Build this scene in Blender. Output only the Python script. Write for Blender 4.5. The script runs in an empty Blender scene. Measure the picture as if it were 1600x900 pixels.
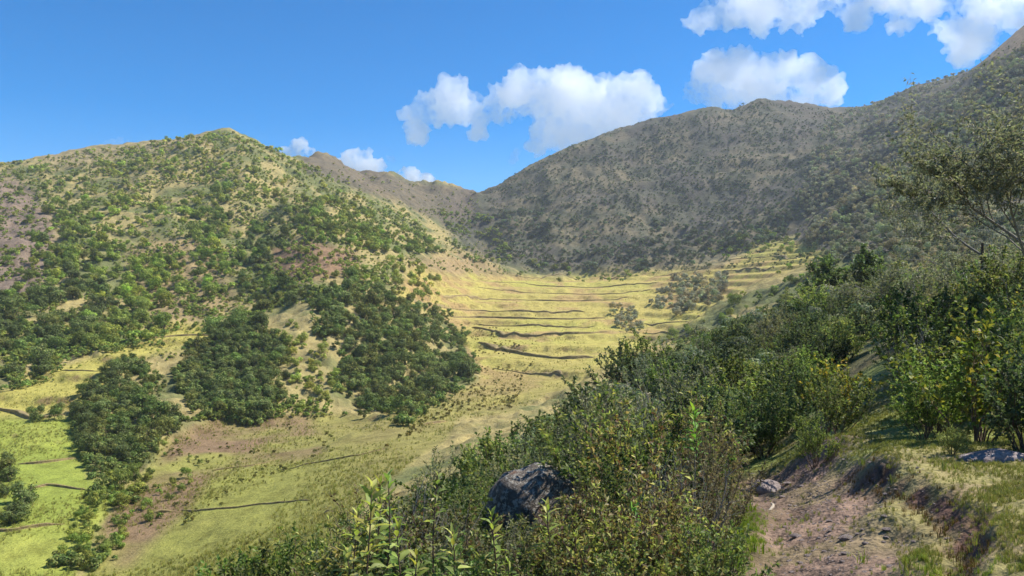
import bpy, bmesh, math, random
import numpy as np
from mathutils import Vector, Matrix, Euler

rng = np.random.default_rng(7)
random.seed(7)
scene = bpy.context.scene
COL = scene.collection
EYE = 1.55          # eye height above the path, metres
F = 1200.0          # focal length in photograph pixels (1600 wide)

# ------------------------------------------------------------------ camera
cam_data = bpy.data.cameras.new("camera")
cam_data.sensor_width = 36.0
cam_data.lens = 27.0
cam_data.clip_start = 0.05
cam_data.clip_end = 30000.0
cam = bpy.data.objects.new("camera", cam_data)
cam.location = (0, 0, EYE)
cam.rotation_euler = (math.radians(90), 0, 0)
COL.objects.link(cam)
scene.camera = cam

# ------------------------------------------------------------------ world, sun, exposure
SUN_AZ, SUN_EL = math.radians(73.0), math.radians(53.0)      # azimuth clockwise from the view axis (+Y)
world = bpy.data.worlds.new("World")
scene.world = world
world.use_nodes = True
wn = world.node_tree.nodes
wl = world.node_tree.links
sky = wn.new("ShaderNodeTexSky")
sky.sky_type = 'NISHITA'
sky.sun_disc = False
sky.sun_elevation = SUN_EL
sky.sun_rotation = SUN_AZ
sky.altitude = 3000.0
sky.air_density = 1.0
sky.dust_density = 0.15
sky.ozone_density = 3.0
HAZE = 0.00028
bg = wn["Background"]
bg.inputs["Strength"].default_value = 0.125
hs = wn.new("ShaderNodeHueSaturation")
hs.inputs["Saturation"].default_value = 1.48
wl.new(sky.outputs["Color"], hs.inputs["Color"])
wl.new(hs.outputs["Color"], bg.inputs["Color"])

sun_data = bpy.data.lights.new("sun", 'SUN')
sun_data.energy = 5.0
sun_data.angle = math.radians(0.53)
sun_data.color = (1.0, 0.955, 0.88)
sun = bpy.data.objects.new("sun", sun_data)
S = Vector((math.sin(SUN_AZ) * math.cos(SUN_EL), math.cos(SUN_AZ) * math.cos(SUN_EL), math.sin(SUN_EL)))
sun.rotation_euler = (-S).to_track_quat('-Z', 'Y').to_euler()
sun.location = S * 60
COL.objects.link(sun)

vs = scene.view_settings
vs.view_transform = 'Standard'
vs.look = 'None'
vs.exposure = 0.6
vs.gamma = 1.0
vs.use_curve_mapping = False
cy = scene.cycles
cy.use_denoising = True
cy.max_bounces = 48
cy.diffuse_bounces = 3
cy.glossy_bounces = 2
cy.transmission_bounces = 4
cy.transparent_max_bounces = 8
cy.volume_bounces = 48
cy.use_adaptive_sampling = True
cy.adaptive_threshold = 0.02

# ------------------------------------------------------------------ noise helpers (numpy)
def _h(ix, iy, iz, seed):
    n = (ix * 374761393 + iy * 668265263 + iz * 2147483647 * 31 + seed * 1274126177) & 0xFFFFFFFF
    n = ((n ^ (n >> 13)) * 1274126177) & 0xFFFFFFFF
    n = (n ^ (n >> 16)) & 0xFFFFFFFF
    return n / 2147483648.0 - 1.0

def vnoise(x, y, z=None, seed=0):
    """value noise in -1..1"""
    x0 = np.floor(x).astype(np.int64); y0 = np.floor(y).astype(np.int64)
    fx = x - x0; fy = y - y0
    fx = fx * fx * fx * (fx * (fx * 6 - 15) + 10); fy = fy * fy * fy * (fy * (fy * 6 - 15) + 10)
    def layer(z0):
        a = _h(x0, y0, z0, seed) * (1 - fx) + _h(x0 + 1, y0, z0, seed) * fx
        b = _h(x0, y0 + 1, z0, seed) * (1 - fx) + _h(x0 + 1, y0 + 1, z0, seed) * fx
        return a * (1 - fy) + b * fy
    if z is None:
        return layer(np.zeros_like(x0))
    z0 = np.floor(z).astype(np.int64); fz = z - z0
    fz = fz * fz * (3 - 2 * fz)
    return layer(z0) * (1 - fz) + layer(z0 + 1) * fz

def fbm(x, y, z=None, octaves=4, seed=0, gain=0.5, ridged=False):
    t, a, tot = 0.0, 1.0, 0.0
    for o in range(octaves):
        s = 2.03 ** o
        v = vnoise(x * s + 17.3 * o, y * s - 9.1 * o, None if z is None else z * s + 5.7 * o, seed + o)
        if ridged:
            v = 1 - 2 * np.abs(v)
        t = t + a * v; tot += a; a *= gain
    return t / tot

def pchip(xk, yk, x):
    """monotone cubic interpolation"""
    xk = np.asarray(xk, float); yk = np.asarray(yk, float)
    h = np.diff(xk); d = np.diff(yk) / h
    m = np.zeros_like(yk)
    for i in range(1, len(xk) - 1):
        if d[i - 1] * d[i] > 0:
            w1, w2 = 2 * h[i] + h[i - 1], h[i] + 2 * h[i - 1]
            m[i] = (w1 + w2) / (w1 / d[i - 1] + w2 / d[i])
    m[0], m[-1] = d[0], d[-1]
    x = np.clip(x, xk[0], xk[-1])
    i = np.clip(np.searchsorted(xk, x) - 1, 0, len(h) - 1)
    t = (x - xk[i]) / h[i]
    return ((2*t**3 - 3*t**2 + 1) * yk[i] + (t**3 - 2*t**2 + t) * h[i] * m[i]
            + (-2*t**3 + 3*t**2) * yk[i + 1] + (t**3 - t**2) * h[i] * m[i + 1])

def smooth(a, b, x):
    t = np.clip((x - a) / (b - a), 0, 1)
    return t * t * (3 - 2 * t)

def poly_sd(px, py, poly):
    """signed distance to a polygon, negative inside"""
    d = np.full(px.shape, 1e18); inside = np.zeros(px.shape, bool)
    n = len(poly)
    for i in range(n):
        (x0, y0), (x1, y1) = poly[i], poly[(i + 1) % n]
        ex, ey = x1 - x0, y1 - y0
        t = np.clip(((px - x0) * ex + (py - y0) * ey) / (ex * ex + ey * ey + 1e-9), 0, 1)
        d = np.minimum(d, (px - x0 - t * ex) ** 2 + (py - y0 - t * ey) ** 2)
        c = (y0 > py) != (y1 > py)
        with np.errstate(divide='ignore', invalid='ignore'):
            inside ^= c & (px < ex * (py - y0) / (ey if ey else 1e-9) + x0)
    d = np.sqrt(d)
    return np.where(inside, -d, d)

def line_d(px, py, pts):
    d = np.full(px.shape, 1e18)
    for (x0, y0), (x1, y1) in zip(pts[:-1], pts[1:]):
        ex, ey = x1 - x0, y1 - y0
        t = np.clip(((px - x0) * ex + (py - y0) * ey) / (ex * ex + ey * ey + 1e-9), 0, 1)
        d = np.minimum(d, (px - x0 - t * ex) ** 2 + (py - y0 - t * ey) ** 2)
    return np.sqrt(d)

# ------------------------------------------------------------------ the lie of the land
# Surveyed lines of the valley from near to far: for a bearing (px) the distance d and either height z below the eye
# ('z') or sight-line py.  Between them the ground is interpolated.
PX = [-200, 0, 200, 400, 600, 800, 1000, 1200, 1400, 1600, 1800]
NEAR = [   # (distance, heights relative to the eye)
    (0.5, [-1.60]*5 + [-1.58, -1.55, -1.53, -1.52, -1.48, -1.44]),
    (3.0, [-2.25, -2.2, -2.1, -2.0, -1.92, -1.78, -1.62, -1.52, -1.42, -1.25, -1.05]),
    (7.5, [-4.2, -4.0, -3.8, -3.5, -3.1, -2.7, -2.3, -2.05, -1.55, -1.45, -1.1]),
    (17., [-10.0, -9.5, -8.8, -7.6, -6.2, -4.9, -3.8, -3.0, -1.3, -0.5, 0.6]),
]
FAR = [    # per line: list of (px, d, py)
  [(-200,40,980),(0,40,940),(200,40,930),(400,38,880),(600,36,800),(800,35,710),(1000,36,612),(1200,45,520),(1400,40,482),(1600,34,455),(1800,30,430)],
  [(-200,60,780),(0,60,765),(200,58,785),(400,60,755),(600,75,672),(800,100,630),(1000,75,650),(1200,75,560),(1400,62,462),(1600,52,430),(1800,47,400)],
  [(-200,85,640),(0,82,655),(200,85,645),(400,85,665),(600,98,630),(720,118,600),(800,130,575),(1000,125,565),(1200,130,480),(1400,110,415),(1600,90,365),(1800,80,320)],
  [(-200,110,520),(0,108,565),(200,112,545),(400,105,570),(600,122,530),(700,150,540),(800,170,510),(1000,170,505),(1200,180,430),(1400,150,366),(1600,125,290),(1800,115,235)],
  [(-200,150,390),(0,150,445),(200,155,455),(400,140,475),(500,142,440),(600,155,440),(700,190,470),(800,225,455),(900,230,455),(1000,225,452),(1200,240,390),(1400,210,302),(1600,172,205),(1800,155,130)],
  [(-200,205,310),(0,210,335),(200,215,335),(400,200,365),(500,200,345),(600,215,375),(700,245,405),(800,280,422),(900,285,428),(1000,280,418),(1200,295,345),(1400,285,238),(1600,235,128),(1800,210,35)],
  [(-200,290,265),(0,295,262),(200,300,235),(355,300,213),(440,305,245),(500,305,278),(600,315,318),(700,340,365),(740,350,375),(800,360,345),(900,370,310),(1000,390,285),(1200,400,235),(1400,370,185),(1480,355,150),(1600,305,70),(1800,280,-40)],
  [(-200,330,255),(0,335,254),(60,335,244),(130,335,231),(200,335,226),(265,330,220),(325,322,208),(355,320,202),(385,322,212),(440,330,237),(470,370,247),(500,420,244),(530,425,257),(575,425,277),(605,425,276),(640,430,289),(690,430,293),(740,430,301),(770,432,291),(800,440,272),(850,445,244),(900,450,221),(950,455,204),(1000,460,189),(1050,460,180),(1110,462,170),(1140,468,175),(1190,480,155),(1230,480,160),(1310,480,174),(1360,472,165),(1400,465,147),(1440,455,126),(1480,450,119),(1510,440,108),(1540,420,90),(1570,405,65),(1600,385,43),(1800,340,-70)],
]
def curve(pts, px):
    p = np.array(pts, float)
    return np.exp(pchip(p[:, 0], np.log(p[:, 1]), px)), pchip(p[:, 0], p[:, 2], px)

def column_knots(px):
    ds, ts = [], []
    for d, zs in NEAR:
        ds.append(np.full(px.shape, d)); ts.append(pchip(PX, zs, px) / d)
    for pts in FAR:
        d, py = curve(pts, px)
        ds.append(d); ts.append((450 - py) / F)
    crest_t, crest_d = ts[-1], ds[-1]
    ds.append(crest_d * 1.25); ts.append(crest_t - 0.10)       # the far side of the ridges falls away
    ds.append(np.full(px.shape, 900.0)); ts.append(crest_t * 0.2 - 0.10)
    ds.append(np.full(px.shape, 1150.0)); ts.append(crest_t * 0.1 - 0.12)
    return np.array(ds), np.array(ts)

az_in = np.radians(np.linspace(-39, 39, 600))
az_out = np.radians(np.linspace(39, 321, 110)[1:-1])
AZ = np.concatenate([az_in, az_out])
NIN = len(az_in)
R = np.concatenate([np.geomspace(0.25, 2.5, 26)[:-1], np.geomspace(2.5, 60, 270)[:-1], np.geomspace(60, 500, 400)[:-1], np.geomspace(500, 1100, 26)])
LR = np.log(R)
px_in = 800 + F * np.tan(az_in)
kd, kt = column_knots(np.clip(px_in, -200, 1800))
E = np.zeros((len(AZ), len(R)))                       # z / r
for i in range(NIN):
    c = math.cos(az_in[i])
    E[i] = pchip(np.log(kd[:, i] / c), kt[:, i] * c, LR)
back_r = np.log([0.5, 3, 8, 18, 40, 100, 300, 900, 1150])
back_z = np.array([-1.55, -1.45, -1.3, -0.5, 2.5, 12, 30, 20, -60.])
Eb = pchip(back_r, back_z / np.exp(back_r), LR)
for k in range(NIN, len(AZ)):
    a = math.degrees(AZ[k])
    u = smooth(39, 170, np.array(a)) if a < 180 else smooth(321, 190, np.array(a))
    src = E[NIN - 1] if a < 180 else E[0]
    E[k] = src * (1 - u) + Eb * u
# soften across bearings a little so the survey lines do not crease
for _ in range(3):
    E[2:NIN-2] = (E[1:NIN-3] + 2 * E[2:NIN-2] + E[3:NIN-1]) / 4
AZg, Rg = np.meshgrid(AZ, R, indexing='ij')
X = np.sin(AZg) * Rg; Y = np.cos(AZg) * Rg
Z = E * Rg
front = Y > 0.2
Yc = np.where(front, Y, 1.0)
PXg = np.where(front, 800 + F * X / Yc, -9999.0)
PYg = np.where(front, 450 - F * Z / Yc, 9999.0)

# field and path masks (they are smoother than the scrub)
def m_poly(poly, feather, jit=10, sc=0.02):
    jx = fbm(X * sc * 3, Y * sc * 3, octaves=3, seed=31) * jit
    jy = fbm(X * sc * 3, Y * sc * 3, octaves=3, seed=47) * jit * 0.6
    return 1 - smooth(-feather, feather, poly_sd(PXg + jx, PYg + jy, poly))
FIELD = [(650,415),(720,430),(800,432),(880,432),(960,428),(1060,425),(1130,412),(1190,385),(1240,372),(1300,395),(1270,415),(1180,440),(1120,470),(1100,500),(1040,525),(980,560),(900,600),(800,645),(720,655),(690,690),(640,725),(590,770),(520,850),(440,910),(130,910),(180,780),(250,690),(330,660),(450,650),(600,650),(700,620),(750,590),(745,560),(720,510),(690,490),(620,460)]
MEADOW = [(-220,650),(120,655),(130,740),(190,760),(120,905),(60,960),(-220,960)]
MEADOW2 = [(20,610),(60,585),(150,560),(250,508),(345,508),(330,535),(230,560),(170,600),(120,640),(-40,660),(-60,620)]
SLOPE_PATH = [(1345,905),(1320,860),(1285,825),(1262,795),(1235,770),(1205,750),(1190,742)]
near_zone = (Rg < 14)
mf = np.where(Rg > 22, np.maximum.reduce([m_poly(FIELD, 8), m_poly(MEADOW, 8), m_poly(MEADOW2, 6)]), 0)
# relief: gullies and knolls on the slopes, little in the fields
hill = smooth(60, 130, Rg) * (1 - 0.85 * mf)
amp = np.minimum(Rg * 0.016, 5.5)
relief = fbm(X / 34, Y / 34, octaves=5, seed=3, gain=0.52, ridged=True) * 0.75 + fbm(X / 9, Y / 9, octaves=3, seed=11) * 0.25
crest_fade = 1.0 - 0.6 * smooth(0.8, 1.0, Rg / np.interp(np.clip(PXg, -200, 1800), PX, [330,335,335,325,425,440,460,480,465,385,340]))
Z = Z + (relief - 0.12) * amp * hill * crest_fade
mtn = smooth(680, 800, PXg) * smooth(150, 230, Rg)
Z = Z + mtn * (fbm(X / 85, Y / 85, octaves=3, seed=43, ridged=True) - .1) * 7.0 * crest_fade * (1 - mf) * (1 - smooth(.9, 1.0, 1 - crest_fade))
Z = Z + fbm(X / 2.6, Y / 2.6, octaves=4, seed=21) * np.clip(Rg * 0.010, 0.03, 0.9) * np.where(Rg > 30, 1 - 0.75 * mf, 0.8) * smooth(1.0, 4, Rg)
# rocky notches on the skyline of the back ridge
notch = fbm(X / 15, Y / 15, octaves=5, seed=77, ridged=True)
Z = Z + notch * 3.6 * smooth(395, 420, Rg) * (1 - smooth(460, 520, Rg)) * smooth(450, 500, PXg) * (1 - smooth(740, 800, PXg))
# long low steps of the old terraces: real risers across the fields
zt = Z / 1.8 + fbm(X / 40, Y / 40, octaves=2, seed=5) * 0.35
zf = zt - np.floor(zt)
Z = Z + mf * smooth(60, 90, Rg) * 0.95 * (smooth(0.62, 0.86, zf) - zf)
# the footpath: a shallow trough with a cut bank on its right
path_w = [(1.5, 4.1, 0.45), (1.72, 4.0, .4)]
PATHW = [(0.15, -2.0), (0.45, 0.5), (1.05, 2.2), (1.62, 4.0), (2.05, 5.2), (2.55, 6.3), (2.85, 7.3), (3.0, 8.4), (2.95, 9.8), (2.6, 11.5)]
BANKW = [(1.95, 3.2), (2.42, 4.1), (2.58, 4.6), (2.76, 5.2), (2.92, 6.0), (3.1, 7.0), (3.4, 7.9)]
near = Rg < 30
dpath = np.full(X.shape, 99.0)
dpath[near] = line_d(X[near], Y[near], PATHW)
wob = fbm(X * 1.3, Y * 1.3, octaves=3, seed=91)
PM = 1 - smooth(0.28, 0.56, dpath + wob * 0.22)          # path mask
Z = Z - 0.10 * PM + PM * 0.03 * fbm(X * 4, Y * 4, octaves=3, seed=93)
bx = np.interp(Y, [p[1] for p in BANKW], [p[0] for p in BANKW]) + fbm(X * 1.4, Y * 1.4, octaves=4, seed=95) * 0.26
bank_on = smooth(3.0, 3.9, Y) * (1 - smooth(6.6, 8.0, Y)) * (Rg < 30)
side = smooth(-0.10, 0.16, X - bx)
BANKM = bank_on * np.exp(-((X - bx + 0.02) / 0.10) ** 2) * smooth(-.45, .1, fbm(X * 2.2, Y * 2.2, octaves=3, seed=99))
Z = Z + bank_on * (side * 0.14 * np.exp(-np.clip(X - bx, 0, 9) / 2.5) - 0.03 * np.exp(-((X - bx + .12) / 0.12) ** 2))
Z = Z + 0.022 * fbm(X * 5, Y * 5, octaves=4, seed=97, gain=.6) * smooth(2.0, 3.0, Rg) * (1 - smooth(12, 16, Rg)) * (1 + 1.6 * BANKM)
# cut face where the path bends out of sight
CUT = np.exp(-((X - 3.55) / 0.35) ** 2 - ((Y - 8.7) / 0.8) ** 2) * (Rg < 30)
Z = Z + 0.16 * CUT
front2 = Y > 0.2
PYg = np.where(front2, 450 - F * Z / np.where(front2, Y, 1.0), 9999.0)
Zw = Z + EYE

# look-ups -----------------------------------------------------------------
def height(x, y):
    r = max(math.hypot(x, y), 0.26); a = math.atan2(x, y)
    i = (a - AZ[0]) / (AZ[1] - AZ[0]); i0 = int(min(max(math.floor(i), 0), NIN - 2)); fi = min(max(i - i0, 0), 1)
    j = np.searchsorted(R, r) - 1; j = int(min(max(j, 0), len(R) - 2)); fj = (r - R[j]) / (R[j + 1] - R[j])
    return float((Zw[i0, j] * (1 - fj) + Zw[i0, j + 1] * fj) * (1 - fi) + (Zw[i0 + 1, j] * (1 - fj) + Zw[i0 + 1, j + 1] * fj) * fi)

TAN = np.where(Y > 0.05, Z / np.maximum(Y, 0.05), -9)
TMAX = np.maximum.accumulate(TAN[:NIN], axis=1)
def hit(px, py, rmin=0.5, rmax=1000.0):
    """the ground point the eye meets in direction (px, py), at least rmin away; None above the skyline"""
    a = math.atan((px - 800) / F); t = (450 - py) / F
    i = int(round((a - AZ[0]) / (AZ[1] - AZ[0]))); i = min(max(i, 0), NIN - 1)
    col = TAN[i]; j0 = int(np.searchsorted(R, rmin))
    w = np.nonzero((col[j0:] >= t))[0]
    if len(w) == 0: return None
    j = j0 + int(w[0])
    if R[j] > rmax: return None
    if j > j0:
        f = (t - col[j - 1]) / (col[j] - col[j - 1] + 1e-12); r = R[j - 1] + f * (R[j] - R[j - 1])
    else:
        r = R[j]
    x, y = math.sin(a) * r, math.cos(a) * r
    return Vector((x, y, height(x, y)))
def at(px, d):
    """ground point on bearing px at forward distance d"""
    x = (px - 800) / F * d
    return Vector((x, d, height(x, d)))

# ------------------------------------------------------------------ node helpers
def new_mat(name):
    m = bpy.data.materials.new(name); m.use_nodes = True
    nt = m.node_tree; nt.nodes.clear()
    return m, nt.nodes, nt.links
def N(nodes, kind, **kw):
    n = nodes.new(kind)
    for k, v in kw.items():
        if k.startswith('_'): setattr(n, k[1:], v)
        else: n.inputs[k.replace('__', ' ')].default_value = v
    return n
def mathn(nodes, links, op, a, b=None, clamp=False):
    n = nodes.new("ShaderNodeMath"); n.operation = op; n.use_clamp = clamp
    for i, v in enumerate((a, b)):
        if v is None: continue
        if isinstance(v, (int, float)): n.inputs[i].default_value = v
        else: links.new(v, n.inputs[i])
    return n.outputs[0]
def mixc(nodes, links, mode, fac, a, b):
    n = nodes.new("ShaderNodeMix"); n.data_type = 'RGBA'; n.blend_type = mode
    for idx, v in ((0, fac), (6, a), (7, b)):
        if isinstance(v, (int, float)): n.inputs[idx].default_value = v
        elif isinstance(v, tuple): n.inputs[idx].default_value = (*v, 1.0)
        else: links.new(v, n.inputs[idx])
    return n.outputs[2]
def noise(nodes, links, vec, scale, detail=4, rough=0.55):
    n = nodes.new("ShaderNodeTexNoise"); n.inputs["Scale"].default_value = scale
    n.inputs["Detail"].default_value = detail; n.inputs["Roughness"].default_value = rough
    if vec is not None: links.new(vec, n.inputs["Vector"])
    return n.outputs["Fac"]
def ramp(nodes, links, fac, stops):
    n = nodes.new("ShaderNodeValToRGB"); links.new(fac, n.inputs[0])
    e = n.color_ramp.elements
    while len(e) < len(stops): e.new(0.5)
    for k, (p, c) in enumerate(stops):
        e[k].position = p; e[k].color = (*c, 1) if len(c) == 3 else c
    return n.outputs[0]

def mesh_from(name, verts, faces, mat=None, smooth_shade=True, normals=None, cols=None):
    """verts (n,3); faces (m,3) or (m,4) array, or a list of them"""
    me = bpy.data.meshes.new(name)
    fl = faces if isinstance(faces, list) else [faces]
    fl = [np.asarray(f, np.int32) for f in fl if len(f)]
    loops = np.concatenate([f.ravel() for f in fl]); tot = np.concatenate([np.full(len(f), f.shape[1], np.int32) for f in fl])
    starts = np.concatenate([[0], np.cumsum(tot)[:-1]]).astype(np.int32)
    me.vertices.add(len(verts)); me.vertices.foreach_set("co", np.ascontiguousarray(verts, np.float32).ravel())
    me.loops.add(len(loops)); me.loops.foreach_set("vertex_index", loops)
    me.polygons.add(len(tot)); me.polygons.foreach_set("loop_start", starts)
    me.update(calc_edges=True)
    if smooth_shade: me.polygons.foreach_set("use_smooth", np.ones(len(tot), bool))
    if cols is not None:
        a = me.color_attributes.new("tone", 'FLOAT_COLOR', 'POINT')
        a.data.foreach_set("color", np.concatenate([cols, np.ones((len(cols), 1))], axis=1).astype(np.float32).ravel())
    if normals is not None:
        me.normals_split_custom_set_from_vertices([tuple(n) for n in normals])
    me.validate()
    if mat: me.materials.append(mat)
    return me
def link(name, data, parent=None, loc=None, **props):
    o = bpy.data.objects.new(name, data); COL.objects.link(o)
    if parent: o.parent = parent
    if loc is not None: o.location = loc
    for k, v in props.items():
        if v is not None: o[k] = v
    return o

# ------------------------------------------------------------------ ground
def lerp(a, b, t):
    return a + (np.asarray(b) - a) * t[..., None]
nbig = fbm(X / 28, Y / 28, octaves=4, seed=101)
nmid = fbm(X / 7, Y / 7, octaves=4, seed=111)
nfine = fbm(X / 1.9, Y / 1.9, octaves=3, seed=121)
C = np.zeros(X.shape + (3,))
C[:] = (0.34, 0.275, 0.115)                                     # dry bunch grass
C = lerp(C, (0.155, 0.165, 0.062), smooth(-0.25, 0.35, nmid + 0.5 * nbig))   # low olive scrub
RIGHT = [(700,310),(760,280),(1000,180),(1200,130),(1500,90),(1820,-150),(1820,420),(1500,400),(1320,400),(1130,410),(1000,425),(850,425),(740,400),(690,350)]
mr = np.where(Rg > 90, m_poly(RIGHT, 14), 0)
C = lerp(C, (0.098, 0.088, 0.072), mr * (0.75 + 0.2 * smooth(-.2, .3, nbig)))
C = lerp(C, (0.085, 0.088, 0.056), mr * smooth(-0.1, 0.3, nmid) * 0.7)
ORANGE = [(1480,112),(1540,80),(1600,35),(1700,-30),(1700,5),(1600,70),(1540,98)]
C = lerp(C, (0.34, 0.23, 0.13), np.where(Rg > 90, m_poly(ORANGE, 8), 0) * 0.8)
for poly, col, k, fe in [
    ([(470,235),(540,245),(640,278),(745,292),(745,330),(690,352),(620,318),(540,292),(480,268)], (0.135, 0.108, 0.080), 0.85, 8),
    ([(-60,270),(20,275),(85,330),(85,420),(50,470),(-60,480)], (0.205, 0.150, 0.115), 0.92, 14),
    ([(430,385),(480,372),(560,395),(560,425),(470,440),(425,432)], (0.235, 0.130, 0.088), 0.75, 10),
    ([(190,385),(300,370),(350,400),(370,470),(300,510),(200,480)], (0.315, 0.215, 0.115), 0.6, 14),
    ([(640,400),(740,400),(800,430),(720,432),(650,425)], (0.315, 0.215, 0.115), 0.7, 10),
    ([(720,500),(790,520),(830,570),(815,600),(760,600),(735,560)], (0.235, 0.140, 0.082), 0.75, 9),
    ([(1100,415),(1200,380),(1250,375),(1300,400),(1200,430)], (0.40, 0.31, 0.15), 0.8, 8),
    ([(1390,400),(1400,350),(1460,340),(1470,380)], (0.34, 0.31, 0.10), 0.8, 10),
    ([(20,215),(140,225),(230,222),(330,205),(330,225),(200,245),(80,262)], (0.33, 0.25, 0.14), 0.6, 10),
]:
    m = np.where(Rg > 60, m_poly(poly, fe, 14), 0)
    C = lerp(C, col, m * k)
# fields: yellow stubble above, greener below
gy = smooth(560, 800, PYg) * (1 - smooth(420, 620, PXg))
fcol = lerp(np.broadcast_to(np.array((0.41, 0.340, 0.098)), C.shape).copy(), (0.395, 0.36, 0.088), smooth(-.3, .35, nbig + .4 * nmid))
fcol = lerp(fcol, (0.37, 0.245, 0.11), smooth(-0.05, 0.45, nmid - 0.3 * nbig) * 0.8)
near_f = 1 - smooth(85, 150, Rg)
fcol = lerp(fcol, (0.225, 0.205, 0.068), near_f * 0.8)
fcol = lerp(fcol, (0.25, 0.27, 0.05), gy * 0.5)
C = lerp(C, fcol, m_poly(FIELD, 7, 12) * (Rg > 22))
DRY = [(180,780),(260,690),(340,665),(480,655),(520,700),(400,715),(330,740),(300,800),(200,900),(150,900)]
C = lerp(C, (0.22, 0.145, 0.085), np.where(Rg > 34, m_poly(DRY, 14, 22), 0) * smooth(-0.45, 0.2, nmid) * 0.95)
mcol = lerp(np.broadcast_to(np.array((0.245, 0.285, 0.052)), C.shape).copy(), (0.315, 0.325, 0.068), smooth(-.2, .4, nbig + .5 * nmid))
C = lerp(C, mcol, m_poly(MEADOW, 9, 12) * (Rg > 34))
C = lerp(C, (0.41, 0.36, 0.085), m_poly(MEADOW2, 7, 12) * (Rg > 34) * 0.9)
# steep little risers show bare earth
dz = np.gradient(Zw, axis=1) / np.gradient(Rg, axis=1)
C = lerp(C, (0.165, 0.105, 0.062), mf * smooth(60, 80, Rg) * smooth(0.30, 0.62, dz - 0.10) * 0.8)
# near slope: leaf litter under the bushes, turf beside the path
mn = 1 - smooth(15, 24, Rg)
litter = lerp(np.broadcast_to(np.array((0.125, 0.098, 0.055)), C.shape).copy(), (0.12, 0.13, 0.045), smooth(-.2, .3, nfine))
C = lerp(C, litter, mn)
turf = lerp(np.broadcast_to(np.array((0.27, 0.235, 0.095)), C.shape).copy(), (0.215, 0.245, 0.07), smooth(-.3, .3, nfine + .4 * fbm(X * 2, Y * 2, octaves=3, seed=131)))
turf = lerp(turf, (0.26, 0.19, 0.11), smooth(.15, .5, fbm(X * 1.6, Y * 1.6, octaves=3, seed=137)) * .7)
C = lerp(C, turf, (1 - smooth(14, 18, Rg)) * smooth(-0.55, -0.1, X - np.interp(Y, [p[1] for p in PATHW], [p[0] for p in PATHW])) * (Y > 0))
yel = np.exp(-((X - 1.32) / .25) ** 2 - ((Y - 4.3) / .9) ** 2) + np.exp(-((X - 2.05) / .2) ** 2 - ((Y - 4.5) / .6) ** 2)
C = lerp(C, (0.28, 0.33, 0.05), np.clip(yel * 1.1, 0, 1) * smooth(-.4, .2, nfine))
pcol = lerp(np.broadcast_to(np.array((0.265, 0.180, 0.130)), C.shape).copy(), (0.195, 0.135, 0.098), smooth(-.2, .3, fbm(X * 3.1, Y * 3.1, octaves=4, seed=141)))
C = lerp(C, pcol, PM * (1 - 0.35 * smooth(.1, .4, fbm(X * 1.7, Y * 1.7, octaves=3, seed=143))))
C = lerp(C, (0.15, 0.085, 0.062), np.clip(BANKM * 1.2, 0, 1))
C = lerp(C, (0.25, 0.165, 0.14), np.clip(CUT * 1.1, 0, 1))

nA, nR = X.shape
idx = np.arange(nA * nR).reshape(nA, nR)
nxt = np.roll(idx, -1, axis=0)
q = np.stack([idx[:, :-1], idx[:, 1:], nxt[:, 1:], nxt[:, :-1]], axis=-1).reshape(-1, 4)[:, ::-1]
V = np.stack([X, Y, Zw], axis=-1).reshape(-1, 3)
V = np.concatenate([V, [[0, 0, Zw[:, 0].mean()]]])
fan = np.stack([np.full(nA, nA * nR), np.roll(idx[:, 0], -1), idx[:, 0]], axis=-1)[:, ::-1]

m_ground, nd, lk = new_mat("ground")
geo = N(nd, "ShaderNodeNewGeometry"); att = N(nd, "ShaderNodeVertexColor", _layer_name="tone")
n1 = noise(nd, lk, geo.outputs["Position"], 0.55, 6, 0.65)
n2 = noise(nd, lk, geo.outputs["Position"], 7.0, 5, 0.65)
n3 = noise(nd, lk, geo.outputs["Position"], 45.0, 4, 0.6)
k1 = ramp(nd, lk, n1, [(0.30, (0.62, 0.60, 0.55)), (0.5, (1, 1, 1)), (0.72, (1.22, 1.2, 1.15))])
k2 = ramp(nd, lk, n2, [(0.28, (0.66, 0.66, 0.62)), (0.5, (1, 1, 1)), (0.72, (1.2, 1.2, 1.2))])
k3 = ramp(nd, lk, n3, [(0.25, (0.70, 0.70, 0.68)), (0.5, (1, 1, 1)), (0.75, (1.25, 1.25, 1.25))])
c = mixc(nd, lk, 'MULTIPLY', 1.0, att.outputs["Color"], k1)
c = mixc(nd, lk, 'MULTIPLY', 1.0, c, k2)
c = mixc(nd, lk, 'MULTIPLY', 0.8, c, k3)
hsum = mathn(nd, lk, 'ADD', mathn(nd, lk, 'MULTIPLY', n1, 0.5), mathn(nd, lk, 'ADD', mathn(nd, lk, 'MULTIPLY', n2, 0.06), mathn(nd, lk, 'MULTIPLY', n3, 0.012)))
bump = N(nd, "ShaderNodeBump", Strength=0.8, Distance=1.0)
lk.new(hsum, bump.inputs["Height"])
bs = N(nd, "ShaderNodeBsdfPrincipled", Roughness=0.95)
bs.inputs["Specular IOR Level"].default_value = 0.1
lk.new(c, bs.inputs["Base Color"]); lk.new(bump.outputs[0], bs.inputs["Normal"])
out = N(nd, "ShaderNodeOutputMaterial"); lk.new(bs.outputs[0], out.inputs[0])
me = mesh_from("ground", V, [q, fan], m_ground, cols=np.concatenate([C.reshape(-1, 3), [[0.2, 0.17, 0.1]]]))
link("ground", me, kind="structure")

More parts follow.
